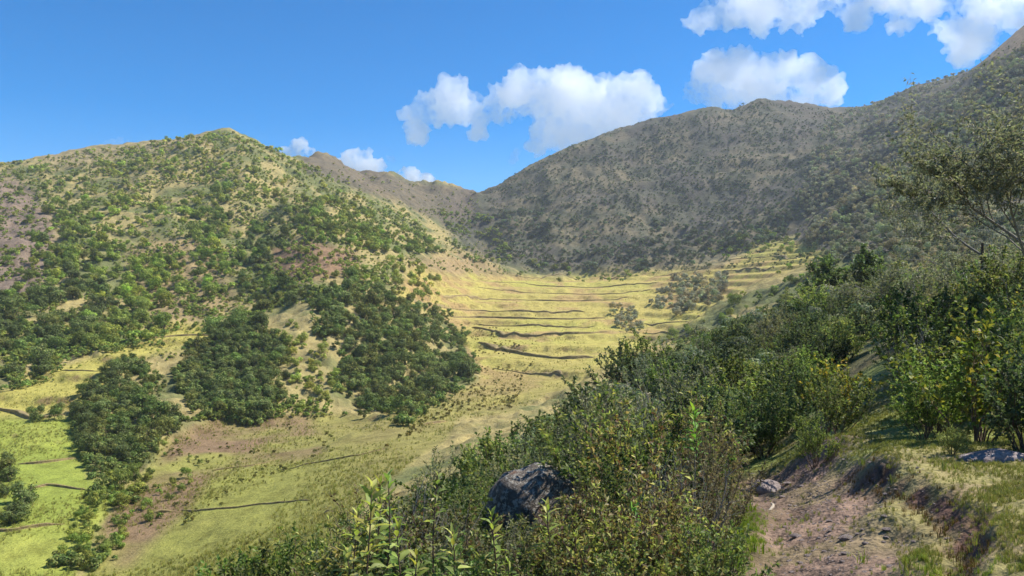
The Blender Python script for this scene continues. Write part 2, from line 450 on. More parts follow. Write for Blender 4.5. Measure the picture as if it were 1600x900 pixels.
# ------------------------------------------------------------------ clouds: solid bodies of scattering droplets, several km off
m_cloud, nd, lk = new_mat("cloud_droplets")
vol = N(nd, "ShaderNodeVolumeScatter", Density=0.022, Anisotropy=0.75)
vol.inputs["Color"].default_value = (1, 1, 1, 1)
out = N(nd, "ShaderNodeOutputMaterial"); lk.new(vol.outputs[0], out.inputs["Volume"])
m_small, nd, lk = new_mat("small_cloud_droplets")
vol = N(nd, "ShaderNodeVolumeScatter", Density=0.045, Anisotropy=0.6)
vol.inputs["Color"].default_value = (1, 1, 1, 1)
out = N(nd, "ShaderNodeOutputMaterial"); lk.new(vol.outputs[0], out.inputs["Volume"])
m_wisp, nd, lk = new_mat("thin_cloud_droplets")
vol = N(nd, "ShaderNodeVolumeScatter", Density=0.008, Anisotropy=0.35)
vol.inputs["Color"].default_value = (1, 1, 1, 1)
out = N(nd, "ShaderNodeOutputMaterial"); lk.new(vol.outputs[0], out.inputs["Volume"])

def cloud(label, puffs, D=3600.0, thin=False, vox=6.5, group=None, rough=1.0, one_piece=True):
    """puffs: (px, py, radius px[, depth shift])"""
    k = D / F
    bm = bmesh.new()
    cx = np.mean([p[0] for p in puffs]); cyy = np.mean([p[1] for p in puffs])
    origin = Vector(((cx - 800) * k, D, EYE + (450 - cyy) * k))
    r0 = random.Random(int(cx * 7 + cyy))
    for p in puffs:
        px, py, rad = p[:3]
        c = Vector(((px - 800) * k, D + r0.uniform(-.25, .25) * rad * k, EYE + (450 - py) * k)) - origin
        bmesh.ops.create_icosphere(bm, subdivisions=2, radius=rad * k, matrix=Matrix.Translation(c))
        for q in range(10):
            d = Vector((r0.gauss(0, 1), r0.gauss(0, 1), r0.gauss(0.1, .8))).normalized()
            bmesh.ops.create_icosphere(bm, subdivisions=2, radius=rad * k * (r0.uniform(.35, .6) if q < 3 else r0.uniform(.14, .3)), matrix=Matrix.Translation(c + d * rad * k * (.72 if q < 3 else .98)))
    me = bpy.data.meshes.new("cloud_shape"); bm.to_mesh(me); bm.free()
    tmp = bpy.data.objects.new("cloud", me); COL.objects.link(tmp)
    rm = tmp.modifiers.new("r", 'REMESH'); rm.mode = 'VOXEL'; rm.voxel_size = vox
    dg = bpy.context.evaluated_depsgraph_get()
    ev = bpy.data.meshes.new_from_object(tmp.evaluated_get(dg))
    bpy.data.objects.remove(tmp)
    n = len(ev.vertices)
    co = np.zeros(n * 3, np.float32); ev.vertices.foreach_get("co", co); co = co.reshape(-1, 3).astype(float)
    co[:, 1] *= .42
    no = np.zeros(n * 3, np.float32); ev.vertices.foreach_get("normal", no); no = no.reshape(-1, 3)
    a = fbm(co[:, 0] / 130 + cx, co[:, 1] / 130, co[:, 2] / 130, octaves=2, seed=201) * 55
    b = fbm(co[:, 0] / 42 + cx, co[:, 1] / 42, co[:, 2] / 42, octaves=5, seed=207, gain=.66, ridged=True) * 58
    c3 = fbm(co[:, 0] / 15 + cx, co[:, 1] / 15, co[:, 2] / 15, octaves=3, seed=217) * 20
    co += no * ((a + b + c3 - 14) * rough)[:, None] * (0.35 if thin else 1.0)
    ev.vertices.foreach_set("co", co.astype(np.float32).ravel()); ev.update()
    tmp = bpy.data.objects.new("cloud", ev); COL.objects.link(tmp)            # one clean closed skin
    rm = tmp.modifiers.new("r", 'REMESH'); rm.mode = 'VOXEL'; rm.voxel_size = vox * .85; rm.use_smooth_shade = True
    ev = bpy.data.meshes.new_from_object(tmp.evaluated_get(bpy.context.evaluated_depsgraph_get()))
    bpy.data.objects.remove(tmp)
    b2 = bmesh.new(); b2.from_mesh(ev); todo = set(b2.verts); isl = []        # keep outer skins only, no bubbles inside
    while todo:
        st = [todo.pop()]; comp = [st[0]]
        while st:
            for ed in st.pop().link_edges:
                for v in ed.verts:
                    if v in todo: todo.discard(v); st.append(v); comp.append(v)
        isl.append(comp)
    def vol6(comp):
        fs = {f for v in comp for f in v.link_faces}
        return sum(f.calc_center_median().dot(f.normal) * f.calc_area() for f in fs)
    big = max(isl, key=len)
    for comp in isl:
        if comp is not big and (vol6(comp) < 0 or len(comp) < 60 or one_piece): bmesh.ops.delete(b2, geom=comp, context='VERTS')
    b2.to_mesh(ev); b2.free()
    ev.materials.clear(); ev.materials.append(m_wisp if thin else m_small if max(p[2] for p in puffs) < 25 else m_cloud)
    ev.name = "cloud"
    return link("cloud", ev, loc=origin, label=label, category="cloud", group=group)
cloud("long ragged white cloud low over the left shoulder of the right mountain",
      [(646,205,13),(648,182,14),(668,172,24),(690,160,28),(720,160,30),(752,172,30),(785,165,33),(815,150,36),(850,150,44),(885,155,46),(862,195,34),(895,190,40),(925,170,44),(960,165,38),(990,150,28),(1000,172,36),(1025,170,20),(940,200,30),(848,228,16),(650,205,13)])
cloud("domed white cloud standing behind the peak of the right mountain",
      [(1078,150,18),(1100,135,26),(1135,125,38),(1165,120,36),(1190,135,44),(1225,130,38),(1255,135,32),(1282,142,24),(1302,138,12),(1240,155,30),(1120,152,24),(1088,128,12)])
cloud("broken white cloud cut by the upper edge of the picture",
      [(1082,38,16),(1105,25,22),(1135,10,30),(1170,-2,34),(1205,5,36),(1228,30,28),(1250,32,24),(1262,5,30),(1300,-12,34),(1335,8,20),(1345,32,14),(1190,35,18),(1380,-25,34),(1240,-25,40),(1150,-30,40)])
cloud("white cloud bank filling the upper right corner of the picture",
      [(1400,12,22),(1430,0,30),(1470,-8,34),(1405,35,12),(1520,-6,34),(1560,0,36),(1600,5,36),(1580,22,20),(1640,0,40),(1500,-30,36)])
cloud("small round white cloud above the brown ridge at upper right",
      [(1470,45,18),(1500,50,30),(1525,58,26),(1498,72,22),(1540,50,16),(1510,85,9),(1455,42,8)])
cloud("small bright cloud resting behind the notch left of the back ridge", [(540,255,18),(562,256,24),(590,266,20),(572,243,15)], vox=6, rough=.6)
cloud("small flat cloud peeking over the shoulder of the left hill", [(448,236,12),(468,233,17),(490,240,12)], vox=5, rough=.5)
cloud("small white cloud wedge just above the jagged back ridge", [(618,276,12),(638,278,15),(660,287,12),(630,268,9)], vox=5, rough=.5)
cloud("tiny wisp of cloud under the long ragged cloud", [(803,244,6),(810,238,6),(800,250,4)], vox=4, thin=True, rough=.8)
cloud("thin streak of cloud in the blue gap above the back ridge", [(604,247,5),(614,248,6),(624,250,4)], vox=4, thin=True, rough=.8)
cloud("thin faint cloud behind the crest of the left hill", [(168,223,5),(176,222,7),(188,221,8),(200,223,7),(208,225,5)], vox=4, thin=True, rough=.8)

# ------------------------------------------------------------------ plant materials
def leaf_material(name, rough=0.55, trans=0.35, spec=0.3):
    m, nd, lk = new_mat(name)
    tone = N(nd, "ShaderNodeVertexColor", _layer_name="tone")
    tint = N(nd, "ShaderNodeAttribute", _attribute_name="tint", _attribute_type='INSTANCER')
    c = mixc(nd, lk, 'MULTIPLY', 1.0, tone.outputs["Color"], tint.outputs["Color"])
    geo = N(nd, "ShaderNodeNewGeometry")
    n = noise(nd, lk, geo.outputs["Position"], 14.0, 2)
    c = mixc(nd, lk, 'MULTIPLY', 0.7, c, ramp(nd, lk, n, [(0.3, (0.7, 0.7, 0.7)), (0.7, (1.25, 1.25, 1.2))]))
    p = N(nd, "ShaderNodeBsdfPrincipled", Roughness=rough); p.inputs["Specular IOR Level"].default_value = spec
    t = N(nd, "ShaderNodeBsdfTranslucent")
    lk.new(c, p.inputs["Base Color"])
    c2 = mixc(nd, lk, 'MULTIPLY', 1.0, c, (1.25, 1.35, 0.75)); lk.new(c2, t.inputs["Color"])
    mx = N(nd, "ShaderNodeMixShader"); mx.inputs[0].default_value = trans
    lk.new(p.outputs[0], mx.inputs[1]); lk.new(t.outputs[0], mx.inputs[2])
    o = N(nd, "ShaderNodeOutputMaterial"); lk.new(mx.outputs[0], o.inputs[0])
    return m
m_leaf = leaf_material("leaf", trans=0.45)
m_scrub = leaf_material("scrub_foliage", rough=0.8, trans=0.32, spec=0.1)
m_grass = leaf_material("grass_blade", rough=0.7, trans=0.3, spec=0.15)
def bark_material(name, a, b, scale=30):
    m, nd, lk = new_mat(name)
    geo = N(nd, "ShaderNodeTexCoord")
    n = noise(nd, lk, geo.outputs["Object"], scale, 5, 0.65)
    c = ramp(nd, lk, n, [(0.32, a), (0.68, b)])
    p = N(nd, "ShaderNodeBsdfPrincipled", Roughness=0.9); p.inputs["Specular IOR Level"].default_value = 0.15
    lk.new(c, p.inputs["Base Color"])
    bu = N(nd, "ShaderNodeBump", Strength=0.6, Distance=0.02); lk.new(n, bu.inputs["Height"]); lk.new(bu.outputs[0], p.inputs["Normal"])
    o = N(nd, "ShaderNodeOutputMaterial"); lk.new(p.outputs[0], o.inputs[0])
    return m
m_bark = bark_material("bark", (0.055, 0.042, 0.032), (0.15, 0.12, 0.095))
m_twig = bark_material("twig", (0.075, 0.05, 0.035), (0.19, 0.135, 0.095), 60)
m_greytwig = bark_material("grey_twig", (0.13, 0.12, 0.105), (0.32, 0.30, 0.26), 60)

# ------------------------------------------------------------------ plant geometry
def unit(v):
    return v / (np.linalg.norm(v, axis=-1, keepdims=True) + 1e-9)
def leaves_mesh(P, D, L, W, col, r, droop=0.15, fold=0.25, upbias=0.6, long=False):
    n = len(P)
    D = unit(D); up = unit(np.array([0, 0, upbias]) + r.normal(0, 0.45, (n, 3)))
    s = unit(np.cross(D, up)); nn = np.cross(s, D)
    L = L[:, None]; W = W[:, None]
    tip = P + D * L - np.array([0, 0, 1]) * droop * L
    if not long:
        l = P + D * L * .48 + s * W * .5 + nn * fold * W
        rr = P + D * L * .48 - s * W * .5 + nn * fold * W
        V = np.stack([P, rr, tip, l], 1).reshape(-1, 3)
        b = np.arange(n)[:, None] * 4
        Fc = np.concatenate([b + [0, 1, 2], b + [0, 2, 3]])
        c = np.repeat(col, 4, axis=0)
    else:
        up3 = np.array([0, 0, 1.0])
        m1 = P + D * L * .35 + up3 * .03 * L; m2 = P + D * L * .7 - up3 * droop * .35 * L
        V = np.stack([P, m1 + s * W * .5 + nn * fold * W, m1, m1 - s * W * .5 + nn * fold * W,
                      m2 + s * W * .36 + nn * fold * W * .7, m2, m2 - s * W * .36 + nn * fold * W * .7, tip], 1).reshape(-1, 3)
        b = np.arange(n)[:, None] * 8
        Fc = np.concatenate([b + t for t in ([0, 2, 1], [0, 3, 2], [1, 2, 5], [1, 5, 4], [2, 3, 6], [2, 6, 5], [4, 5, 7], [5, 6, 7])])
        c = np.repeat(col, 8, axis=0)
    return V, Fc, c
def tube(path, radii, sides=4):
    path = np.asarray(path, float); k = len(path)
    t = unit(np.gradient(path, axis=0)); ref = np.array([0.31, 0.17, 0.93])
    a = unit(np.cross(t, ref)); b = np.cross(t, a)
    ang = np.arange(sides) / sides * 2 * math.pi
    ring = a[:, None] * np.cos(ang)[None, :, None] + b[:, None] * np.sin(ang)[None, :, None]
    V = (path[:, None] + ring * np.asarray(radii)[:, None, None]).reshape(-1, 3)
    i = np.arange(k - 1)[:, None] * sides; s = np.arange(sides)[None]; s2 = (s + 1) % sides
    Fc = np.stack([i + s, i + s2, i + sides + s2, i + sides + s], -1).reshape(-1, 4)
    return V, Fc
class Build:
    def __init__(self): self.v = []; self.f = []; self.n = 0
    def add(self, V, Fc):
        self.v.append(V); self.f.append(np.asarray(Fc) + self.n); self.n += len(V)
    def mesh(self, name, mat, **kw):
        tri = [f for f in self.f if f.shape[1] == 3]; quad = [f for f in self.f if f.shape[1] == 4]
        fl = ([np.concatenate(tri)] if tri else []) + ([np.concatenate(quad)] if quad else [])
        return mesh_from(name, np.concatenate(self.v), fl, mat, **kw)
def pick_tones(tones, n, r, jitter=0.18):
    t = np.array([c for c, w in tones]); w = np.array([w for c, w in tones], float); w /= w.sum()
    c = t[r.choice(len(t), n, p=w)]
    return np.clip(c * (1 + r.normal(0, jitter, (n, 1))) * (1 + r.normal(0, 0.05, (n, 3))), 0.004, 0.8)

def twig_bush(seed, height=1.2, width=1.2, stems=10, twigs=12, per_twig=16, L=0.05, W=0.025, tones=(), bark=None, up=0.5,
              curl=0.5, twig_len=0.32, stem_r=0.012, droop=0.15, start=0.25, leaf_up=0.25, sides=4, leaf_jit=0.6, long=False, skip=0.0):
    """a shrub grown as stems > twigs > leaves; returns the wood mesh and the foliage mesh"""
    r = np.random.default_rng(seed)
    wood = Build(); LP, LD = [], []
    for i in range(stems):
        a = (i + r.uniform(-.4, .4)) / stems * 2 * math.pi * 1.618 * 3
        q = math.sqrt((i + .5) / stems)
        ext = np.array([math.cos(a), math.sin(a), 0]) * q * width * .5 * r.uniform(.75, 1.05)
        top = height * (1 - 0.42 * q ** 2) * r.uniform(.8, 1.06)
        tt = np.linspace(0, 1, 7)
        base = r.normal(0, .03 * width, 3) * [1, 1, 0]
        path = base + ext * (tt ** (1 - curl * .5))[:, None] * [1, 1, 0] + np.outer(tt ** (1 + curl * .3), [0, 0, top])
        path[1:] += np.cumsum(r.normal(0, .022 * height, (6, 3)), 0) * [1, 1, .4]
        path[0, 2] = -0.12 * height
        wood.add(*tube(path, stem_r * (1 - .78 * tt) * r.uniform(.8, 1.2), sides))
        dirs = unit(np.gradient(path, axis=0))
        for j in range(twigs):
            t = start + (1 - start) * (j + r.random()) / twigs
            k = min(int(t * 6), 5); f = t * 6 - k
            p0 = path[k] * (1 - f) + path[k + 1] * f
            d = unit(dirs[k] * .55 + r.normal(0, .55, 3) + np.array([0, 0, up]) + ext / width * .7)
            ln = twig_len * height * r.uniform(.6, 1.15) * (1 - .35 * t)
            ts = np.linspace(0, 1, 4)
            pth = p0 + np.outer(ts, d * ln) + np.outer(ts ** 2, r.normal(0, .12, 3) * ln + np.array([0, 0, .12 * ln]))
            wood.add(*tube(pth, stem_r * .3 * (1.05 - .7 * ts), 3))
            if r.random() < skip: continue
            u = r.uniform(.12, 1.0, per_twig); u[-2:] = 1
            kk = np.minimum((u * 3).astype(int), 2); ff = (u * 3 - kk)[:, None]
            LP.append(pth[kk] * (1 - ff) + pth[kk + 1] * ff)
            dd = np.tile(d, (per_twig, 1)) * .55 + r.normal(0, leaf_jit, (per_twig, 3)) + [0, 0, leaf_up]
            LD.append(dd)
    LP = np.concatenate(LP); LD = np.concatenate(LD); n = len(LP)
    ll = L * np.clip(r.normal(1, .25, n), .45, 1.6); ww = W * np.clip(r.normal(1, .2, n), .5, 1.5)
    V, Fc, c = leaves_mesh(LP, LD, ll, ww, pick_tones(tones, n, r), r, droop, long=long)
    return wood.mesh("stems", bark or m_twig), mesh_from("foliage", V, Fc, m_leaf, smooth_shade=False, cols=c)

def clump_crown(seed, quads=600, clumps=12, leaf=0.11, tones=(), tall=0.9, gap=0.0, mat=None):
    """crown of a shrub one unit across, of many small leaf sprays set round several clumps, with an uneven outline"""
    r = np.random.default_rng(seed)
    cs, rad = [], []
    for i in range(clumps):
        a = r.uniform(0, 2 * math.pi); q = math.sqrt(r.random()) * .36
        z = r.uniform(.18, .78) * (1 - (q / .5) ** 2 * .55)
        cs.append([math.cos(a) * q, math.sin(a) * q, z * tall]); rad.append(r.uniform(.12, .22))
    cs = np.array(cs); rad = np.array(rad)
    n = quads
    w = rad ** 2 / (rad ** 2).sum()
    k = r.choice(clumps, n, p=w)
    dv = unit(r.normal(0, 1, (n, 3)) + [0, 0, .25])
    P = cs[k] + dv * (rad[k] * r.uniform(.62, 1.12, n))[:, None] * [1, 1, .85]
    P[:, 2] = np.maximum(P[:, 2], .01)
    o = unit(P - [0, 0, .3 * tall])
    Nn = unit(dv * .75 + o * .45 + r.normal(0, .28, (n, 3)))
    D = unit(np.cross(Nn, r.normal(0, 1, (n, 3)))); s = np.cross(Nn, D)
    L = leaf * r.uniform(.6, 1.35, n)[:, None]; Wd = L * r.uniform(.45, .8, n)[:, None]
    V = np.stack([P - D * L * .5, P - s * Wd * .5, P + D * L * .5 - Nn * L * .15, P + s * Wd * .5], 1).reshape(-1, 3)
    b = np.arange(n)[:, None] * 4
    tone_k = 1 + r.normal(0, .16, clumps)
    col = pick_tones(tones, n, r, .22) * tone_k[k][:, None]
    return mesh_from("crown", V, b + [0, 1, 2, 3], mat or m_scrub, cols=np.repeat(col, 4, 0), normals=np.repeat(Nn, 4, 0))
def hill_stems(seed):
    r = np.random.default_rng(seed); B = Build()
    for i in range(5):
        a = i * 1.3 + r.random(); e = np.array([math.cos(a) * .2, math.sin(a) * .2, .55])
        t = np.linspace(0, 1, 4)
        B.add(*tube(np.outer(t, e) + np.outer(np.sin(t * 3), r.normal(0, .03, 3)) - [0, 0, .06], .022 * (1.1 - .8 * t), 4))
    return B.mesh("stems", m_bark)

# instancing for what nobody could count
def scatter_stuff(name, pts, scales, rotz, tints, sources, label=None, tilt=None, **props):
    n = len(pts)
    me = bpy.data.meshes.new(name); me.vertices.add(n)
    me.vertices.foreach_set("co", np.asarray(pts, np.float32).ravel())
    def attr(nm, ty, key, data):
        a = me.attributes.new(nm, ty, 'POINT'); a.data.foreach_set(key, np.asarray(data, np.float32 if ty != 'INT' else np.int32).ravel())
    sc = np.asarray(scales, float)
    if sc.ndim == 1: sc = np.repeat(sc[:, None], 3, 1)
    attr("grow", 'FLOAT_VECTOR', "vector", sc)
    rot = np.zeros((n, 3)); rot[:, 2] = rotz
    if tilt is not None: rot[:, 0] = tilt
    attr("turn", 'FLOAT_VECTOR', "vector", rot)
    attr("tint", 'FLOAT_COLOR', "color", np.concatenate([np.asarray(tints, float), np.ones((n, 1))], 1))
    attr("which", 'INT', "value", rng.integers(0, len(sources), n))
    o = link(name, me, kind="stuff", **props)
    ng = bpy.data.node_groups.new(name, 'GeometryNodeTree')
    ng.interface.new_socket("Geometry", in_out='INPUT', socket_type='NodeSocketGeometry')
    ng.interface.new_socket("Geometry", in_out='OUTPUT', socket_type='NodeSocketGeometry')
    nn, ll = ng.nodes, ng.links
    gi, go = nn.new("NodeGroupInput"), nn.new("NodeGroupOutput")
    join = nn.new("GeometryNodeJoinGeometry")
    for s in reversed(sources):
        oi = nn.new("GeometryNodeObjectInfo"); oi.inputs["Object"].default_value = s; oi.inputs["As Instance"].default_value = True
        ll.new(oi.outputs["Geometry"], join.inputs[0])
    ip = nn.new("GeometryNodeInstanceOnPoints"); ip.inputs["Pick Instance"].default_value = True
    def named(nm, ty):
        a = nn.new("GeometryNodeInputNamedAttribute"); a.data_type = ty; a.inputs["Name"].default_value = nm
        return a.outputs[0]
    ll.new(gi.outputs[0], ip.inputs["Points"]); ll.new(join.outputs[0], ip.inputs["Instance"])
    ll.new(named("which", 'INT'), ip.inputs["Instance Index"])
    ll.new(named("turn", 'FLOAT_VECTOR'), ip.inputs["Rotation"]); ll.new(named("grow", 'FLOAT_VECTOR'), ip.inputs["Scale"])
    ll.new(ip.outputs[0], go.inputs[0])
    md = o.modifiers.new("scatter", 'NODES'); md.node_group = ng
    return o

def place(name, label, cat, parts, loc, size=1.0, rz=0.0, tint=(1, 1, 1), group=None, squash=1.0, stuff_parts=("foliage", "crown")):
    """a plant: an Empty at its foot with its parts as children; parts = [(name, mesh)]"""
    e = bpy.data.objects.new(name, None); COL.objects.link(e)
    e.location = loc; e.rotation_euler = (0, 0, rz); e.scale = (size, size, size * squash)
    e["label"] = label; e["category"] = cat
    if group: e["group"] = group
    e.empty_display_size = 0.1
    for pn, me in parts:
        o = bpy.data.objects.new(pn, me); COL.objects.link(o); o.parent = e
        o["tint"] = [float(t) for t in tint] + [1.0]
        if pn in stuff_parts: o["kind"] = "stuff"
    return e

# ------------------------------------------------------------------ scrub on the hills
G_DARK = [((0.105, 0.140, 0.046), 3), ((0.140, 0.175, 0.058), 3), ((0.080, 0.110, 0.038), 2), ((0.19, 0.21, 0.08), 1)]
crown_mid = [clump_crown(300 + i, 1500, 12 + i, .068, G_DARK, tall=(.92, .8, 1.05, .75)[i]) for i in range(4)]
crown_far = [clump_crown(330 + i, 190, 8 + i, .17, G_DARK, tall=(.85, .7, .95)[i]) for i in range(3)]
stem_m = [hill_stems(360 + i) for i in range(2)]

# (region phrase, polygon in the photograph, count, size range m, tint, size bias)
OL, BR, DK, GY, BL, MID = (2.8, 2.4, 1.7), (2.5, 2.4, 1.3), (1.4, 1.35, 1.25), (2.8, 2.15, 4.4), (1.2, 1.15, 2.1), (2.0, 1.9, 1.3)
REG = [
 ("on the sunny left hill face", [(150,240),(355,206),(470,250),(640,335),(690,385),(560,345),(430,310),(300,330),(170,320)], 1000, (0.9, 3.3), OL, 1),
 ("along the left hill crest", [(0,258),(130,233),(265,222),(355,204),(440,240),(520,285),(505,292),(350,222),(200,245),(0,285)], 110, (1.4, 2.6), OL, 1),
 ("midway up the left hill", [(60,300),(300,320),(430,310),(420,400),(350,470),(180,480),(60,420)], 190, (1.6, 4.4), BR, 1.1),
 ("on the dim left hill flank", [(-20,260),(160,260),(120,420),(60,470),(-20,480)], 300, (0.9, 3.0), MID, 1),
 ("in the left hill row", [(60,360),(120,350),(170,440),(190,500),(130,540),(70,470)], 38, (2.4, 5.0), DK, 1),
 ("at the left hill foot", [(-30,470),(60,460),(110,520),(70,585),(-30,610)], 50, (2.6, 4.6), DK, 1),
 ("below the bare slope", [(110,500),(250,480),(260,540),(120,545)], 26, (2.4, 4.2), MID, 1),
 ("left of the bare slope", [(190,420),(250,400),(260,480),(200,490)], 20, (2.8, 4.4), BR, 1),
 ("round the bare slope", [(300,300),(360,300),(350,470),(305,470)], 40, (2.6, 4.6), MID, 1),
 ("in the gully beside the spur", [(375,370),(440,330),(470,350),(425,430),(480,465),(430,490),(370,480)], 70, (1.8, 4.4), DK, 1),
 ("in the spur top belt", [(430,320),(520,310),(640,360),(700,395),(640,398),(560,390),(470,370)], 300, (1.5, 3.6), MID, 1),
 ("on the reddish spur bank", [(430,385),(560,390),(570,430),(480,445),(425,430)], 45, (1.2, 2.2), OL, 1),
 ("in the dark spur thicket", [(492,470),(560,430),(620,470),(690,490),(720,530),(742,580),(690,615),(640,655),(570,645),(530,600),(545,560),(500,520)], 280, (1.6, 4.4), DK, 1),
 ("on the knoll above the spur", [(540,420),(640,405),(690,440),(690,470),(620,462),(560,440)], 55, (1.6, 3.0), OL, 1),
 ("in the clump beside the spur", [(290,560),(330,515),(400,500),(440,545),(450,620),(390,660),(310,640),(280,600)], 150, (1.8, 3.6), DK, 1),
 ("between the two dark clumps", [(420,500),(490,490),(530,560),(540,640),(470,650),(440,580)], 50, (1.0, 2.2), OL, 1),
 ("in the strip beside the meadow", [(115,640),(150,590),(200,560),(250,600),(240,640),(290,650),(240,690),(180,725),(125,700)], 95, (1.6, 3.4), DK, 1),
 ("lining the lower meadow bank", [(185,725),(240,740),(200,800),(190,860),(140,890),(90,880),(125,800),(150,770)], 60, (0.7, 2.1), MID, 1),
 ("alone on the meadow edge", [(-30,775),(45,775),(40,825),(-30,825)], 9, (1.6, 2.8), DK, 1),
 ("at the left meadow bank", [(-40,715),(25,720),(20,752),(-40,752)], 7, (1.6, 2.4), DK, 1),
 ("between the meadow steps", [(30,640),(130,640),(125,662),(30,660)], 8, (1.4, 2.6), DK, 1),
 ("on the dry meadow slope", [(200,700),(290,670),(330,720),(270,800),(200,850)], 30, (.5, 1.1), MID, 1),
 ("in the gully above the terraces", [(690,330),(760,330),(800,400),(900,425),(740,410),(700,385)], 130, (1.8, 3.6), MID, 1),
 ("at the terraces top edge", [(800,425),(1000,420),(1060,430),(930,445),(820,438)], 34, (1.2, 2.6), MID, 1),
 ("in the grey terrace clump", [(1010,465),(1070,425),(1140,430),(1130,470),(1060,495),(1020,480)], 130, (1.8, 3.4), GY, 1),
 ("in the dip among the terraces", [(950,480),(990,485),(1010,525),(970,520)], 45, (1.2, 2.4), GY, 1),
 ("by the upper terraces", [(1090,385),(1200,360),(1250,370),(1250,395),(1130,405)], 46, (1.6, 3.2), MID, 1),
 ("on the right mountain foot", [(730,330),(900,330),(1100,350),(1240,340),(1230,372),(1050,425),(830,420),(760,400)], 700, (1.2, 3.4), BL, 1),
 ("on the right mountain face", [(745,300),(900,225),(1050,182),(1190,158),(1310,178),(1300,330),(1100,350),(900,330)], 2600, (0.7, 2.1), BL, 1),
 ("on the right mountain shoulder", [(1290,190),(1420,135),(1520,105),(1600,70),(1640,200),(1560,330),(1400,370),(1260,380),(1250,300)], 1500, (1.5, 3.9), GY, 1),
 ("on the upper right ridge", [(1310,175),(1420,132),(1490,118),(1600,60),(1620,90),(1500,135),(1400,170)], 90, (.9, 1.8), OL, 1),
 ("along the jagged back ridge", [(470,240),(530,258),(640,288),(745,300),(745,345),(640,330),(540,290)], 110, (0.9, 2.0), OL, 1),
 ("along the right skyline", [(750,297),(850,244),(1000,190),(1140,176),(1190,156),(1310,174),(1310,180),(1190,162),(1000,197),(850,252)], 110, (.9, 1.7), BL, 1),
 ("below the right shoulder", [(1260,385),(1400,370),(1470,330),(1600,330),(1600,400),(1480,420),(1330,420)], 260, (1.0, 2.8), GY, 1),
 ("on the lip above the terraces", [(1030,535),(1130,480),(1240,412),(1330,398),(1420,420),(1420,470),(1200,500),(1090,550)], 150, (1.0, 2.6), MID, 1),
]
def in_poly(x, y, poly):
    c = False; n = len(poly)
    for i in range(n):
        (x0, y0), (x1, y1) = poly[i], poly[(i + 1) % n]
        if (y0 > y) != (y1 > y) and x < (x1 - x0) * (y - y0) / (y1 - y0) + x0: c = not c
    return c
ROCKY = [(-60,275),(25,280),(80,335),(75,420),(45,465),(-60,470)]     # the bare stony flank
hill = []          # [px size, loc, size, tint, region]
rr = random.Random(99)
for ri, (phrase, poly, cnt, (s0, s1), tint, bias) in enumerate(REG):
    x0, x1 = min(p[0] for p in poly), max(p[0] for p in poly); y0, y1 = min(p[1] for p in poly), max(p[1] for p in poly)
    got = []; tries = 0; cells = {}
    while len(got) < cnt and tries < cnt * 22:
        tries += 1
        px, py = rr.uniform(x0, x1), rr.uniform(y0, y1)
        if not in_poly(px, py, poly): continue
        if in_poly(px, py, ROCKY) and rr.random() < .72: continue
        p = hit(px, py, 34)
        if p is None: continue
        patchy = vnoise(np.array([p.x / 13]), np.array([(p.y + p.z) / 13]), seed=61)[0]
        if cnt > 120 and patchy < rr.uniform(-.75, .35) and 'thicket' not in phrase and 'clump' not in phrase: continue
        s = s0 + (s1 - s0) * rr.random() ** 2.1 * (1.0 if patchy > -.2 else .7)
        gx, gy_ = int(p.x // 4), int(p.y // 4)
        tight = .24 if any(w in phrase for w in ('thicket', 'clump', 'strip', 'gully', 'row', 'belt', 'foot')) else .36
        if any((p - q).length < tight * (s + t) for a_ in (-1, 0, 1) for b_ in (-1, 0, 1) for q, t in cells.get((gx + a_, gy_ + b_), ())): continue
        got.append((p, s)); cells.setdefault((gx, gy_), []).append((p, s))
        f = rr.uniform(.78, 1.25) * rr.choice((1, 1, 1, 1.2, .9, .75)); wv = rr.choice([(1, 1, 1), (1.12, .98, .9), (.92, 1.05, .9), (1, 1, 1.1), (.8, .82, .85)])
        hill.append([s * F / p.y, p, s, tuple(tint[k] * f * wv[k] for k in range(3)), ri])
hill.sort(key=lambda h: -h[0])
words_by_tint = [(1.5, "pale olive"), (1.15, "mid green"), (0, "dark green")]
first_crowns = {}
for k, (pxs, p, s, t, ri) in enumerate(hill[:296]):
    v = rr.randrange(4)
    shade = "pale" if t[1] > 2.1 else ("green" if t[1] > 1.45 else "dark green")
    form = ("round", "spreading", "tall", "flat")[v]
    size = "large" if pxs > 40 else "small"
    lab = f"{size} {shade} {form} shrub {REG[ri][0]}"
    e = place("hillside_shrub", lab, "shrub", [("crown", crown_mid[v])] + ([("stems", stem_m[k % 2])] if pxs > 30 else []), p - Vector((0, 0, .06 * s)), s,
              rr.uniform(0, 6.28), t, "shrubs " + REG[ri][0])
    first_crowns.setdefault(v, e.children[0])
rest = hill[296:]
# two of the smallest singled-out shrubs show the coarse crown that the mass of far scrub is made of
far_src = []
for v, (pxs, p, s, t, ri) in enumerate(rest[:3]):
    e = place("hillside_shrub", f"{('compact', 'low', 'upright')[v]} shrub standing {REG[ri][0]}", "shrub", [("crown", crown_far[v])], p, s, rr.uniform(0, 6), t, "shrubs " + REG[ri][0])
    far_src.append(e.children[0])
rest = rest[3:]
nearish = [h for h in rest if h[0] > 13]; far = [h for h in rest if h[0] <= 13]
def stuff_of(name, hs, src):
    scatter_stuff(name, [h[1] for h in hs], [h[2] for h in hs], [rr.uniform(0, 6.28) for _ in hs], [h[3] for h in hs], src)
stuff_of("hillside_scrub", nearish, [first_crowns[k] for k in sorted(first_crowns)])
stuff_of("distant_scrub", far, far_src)
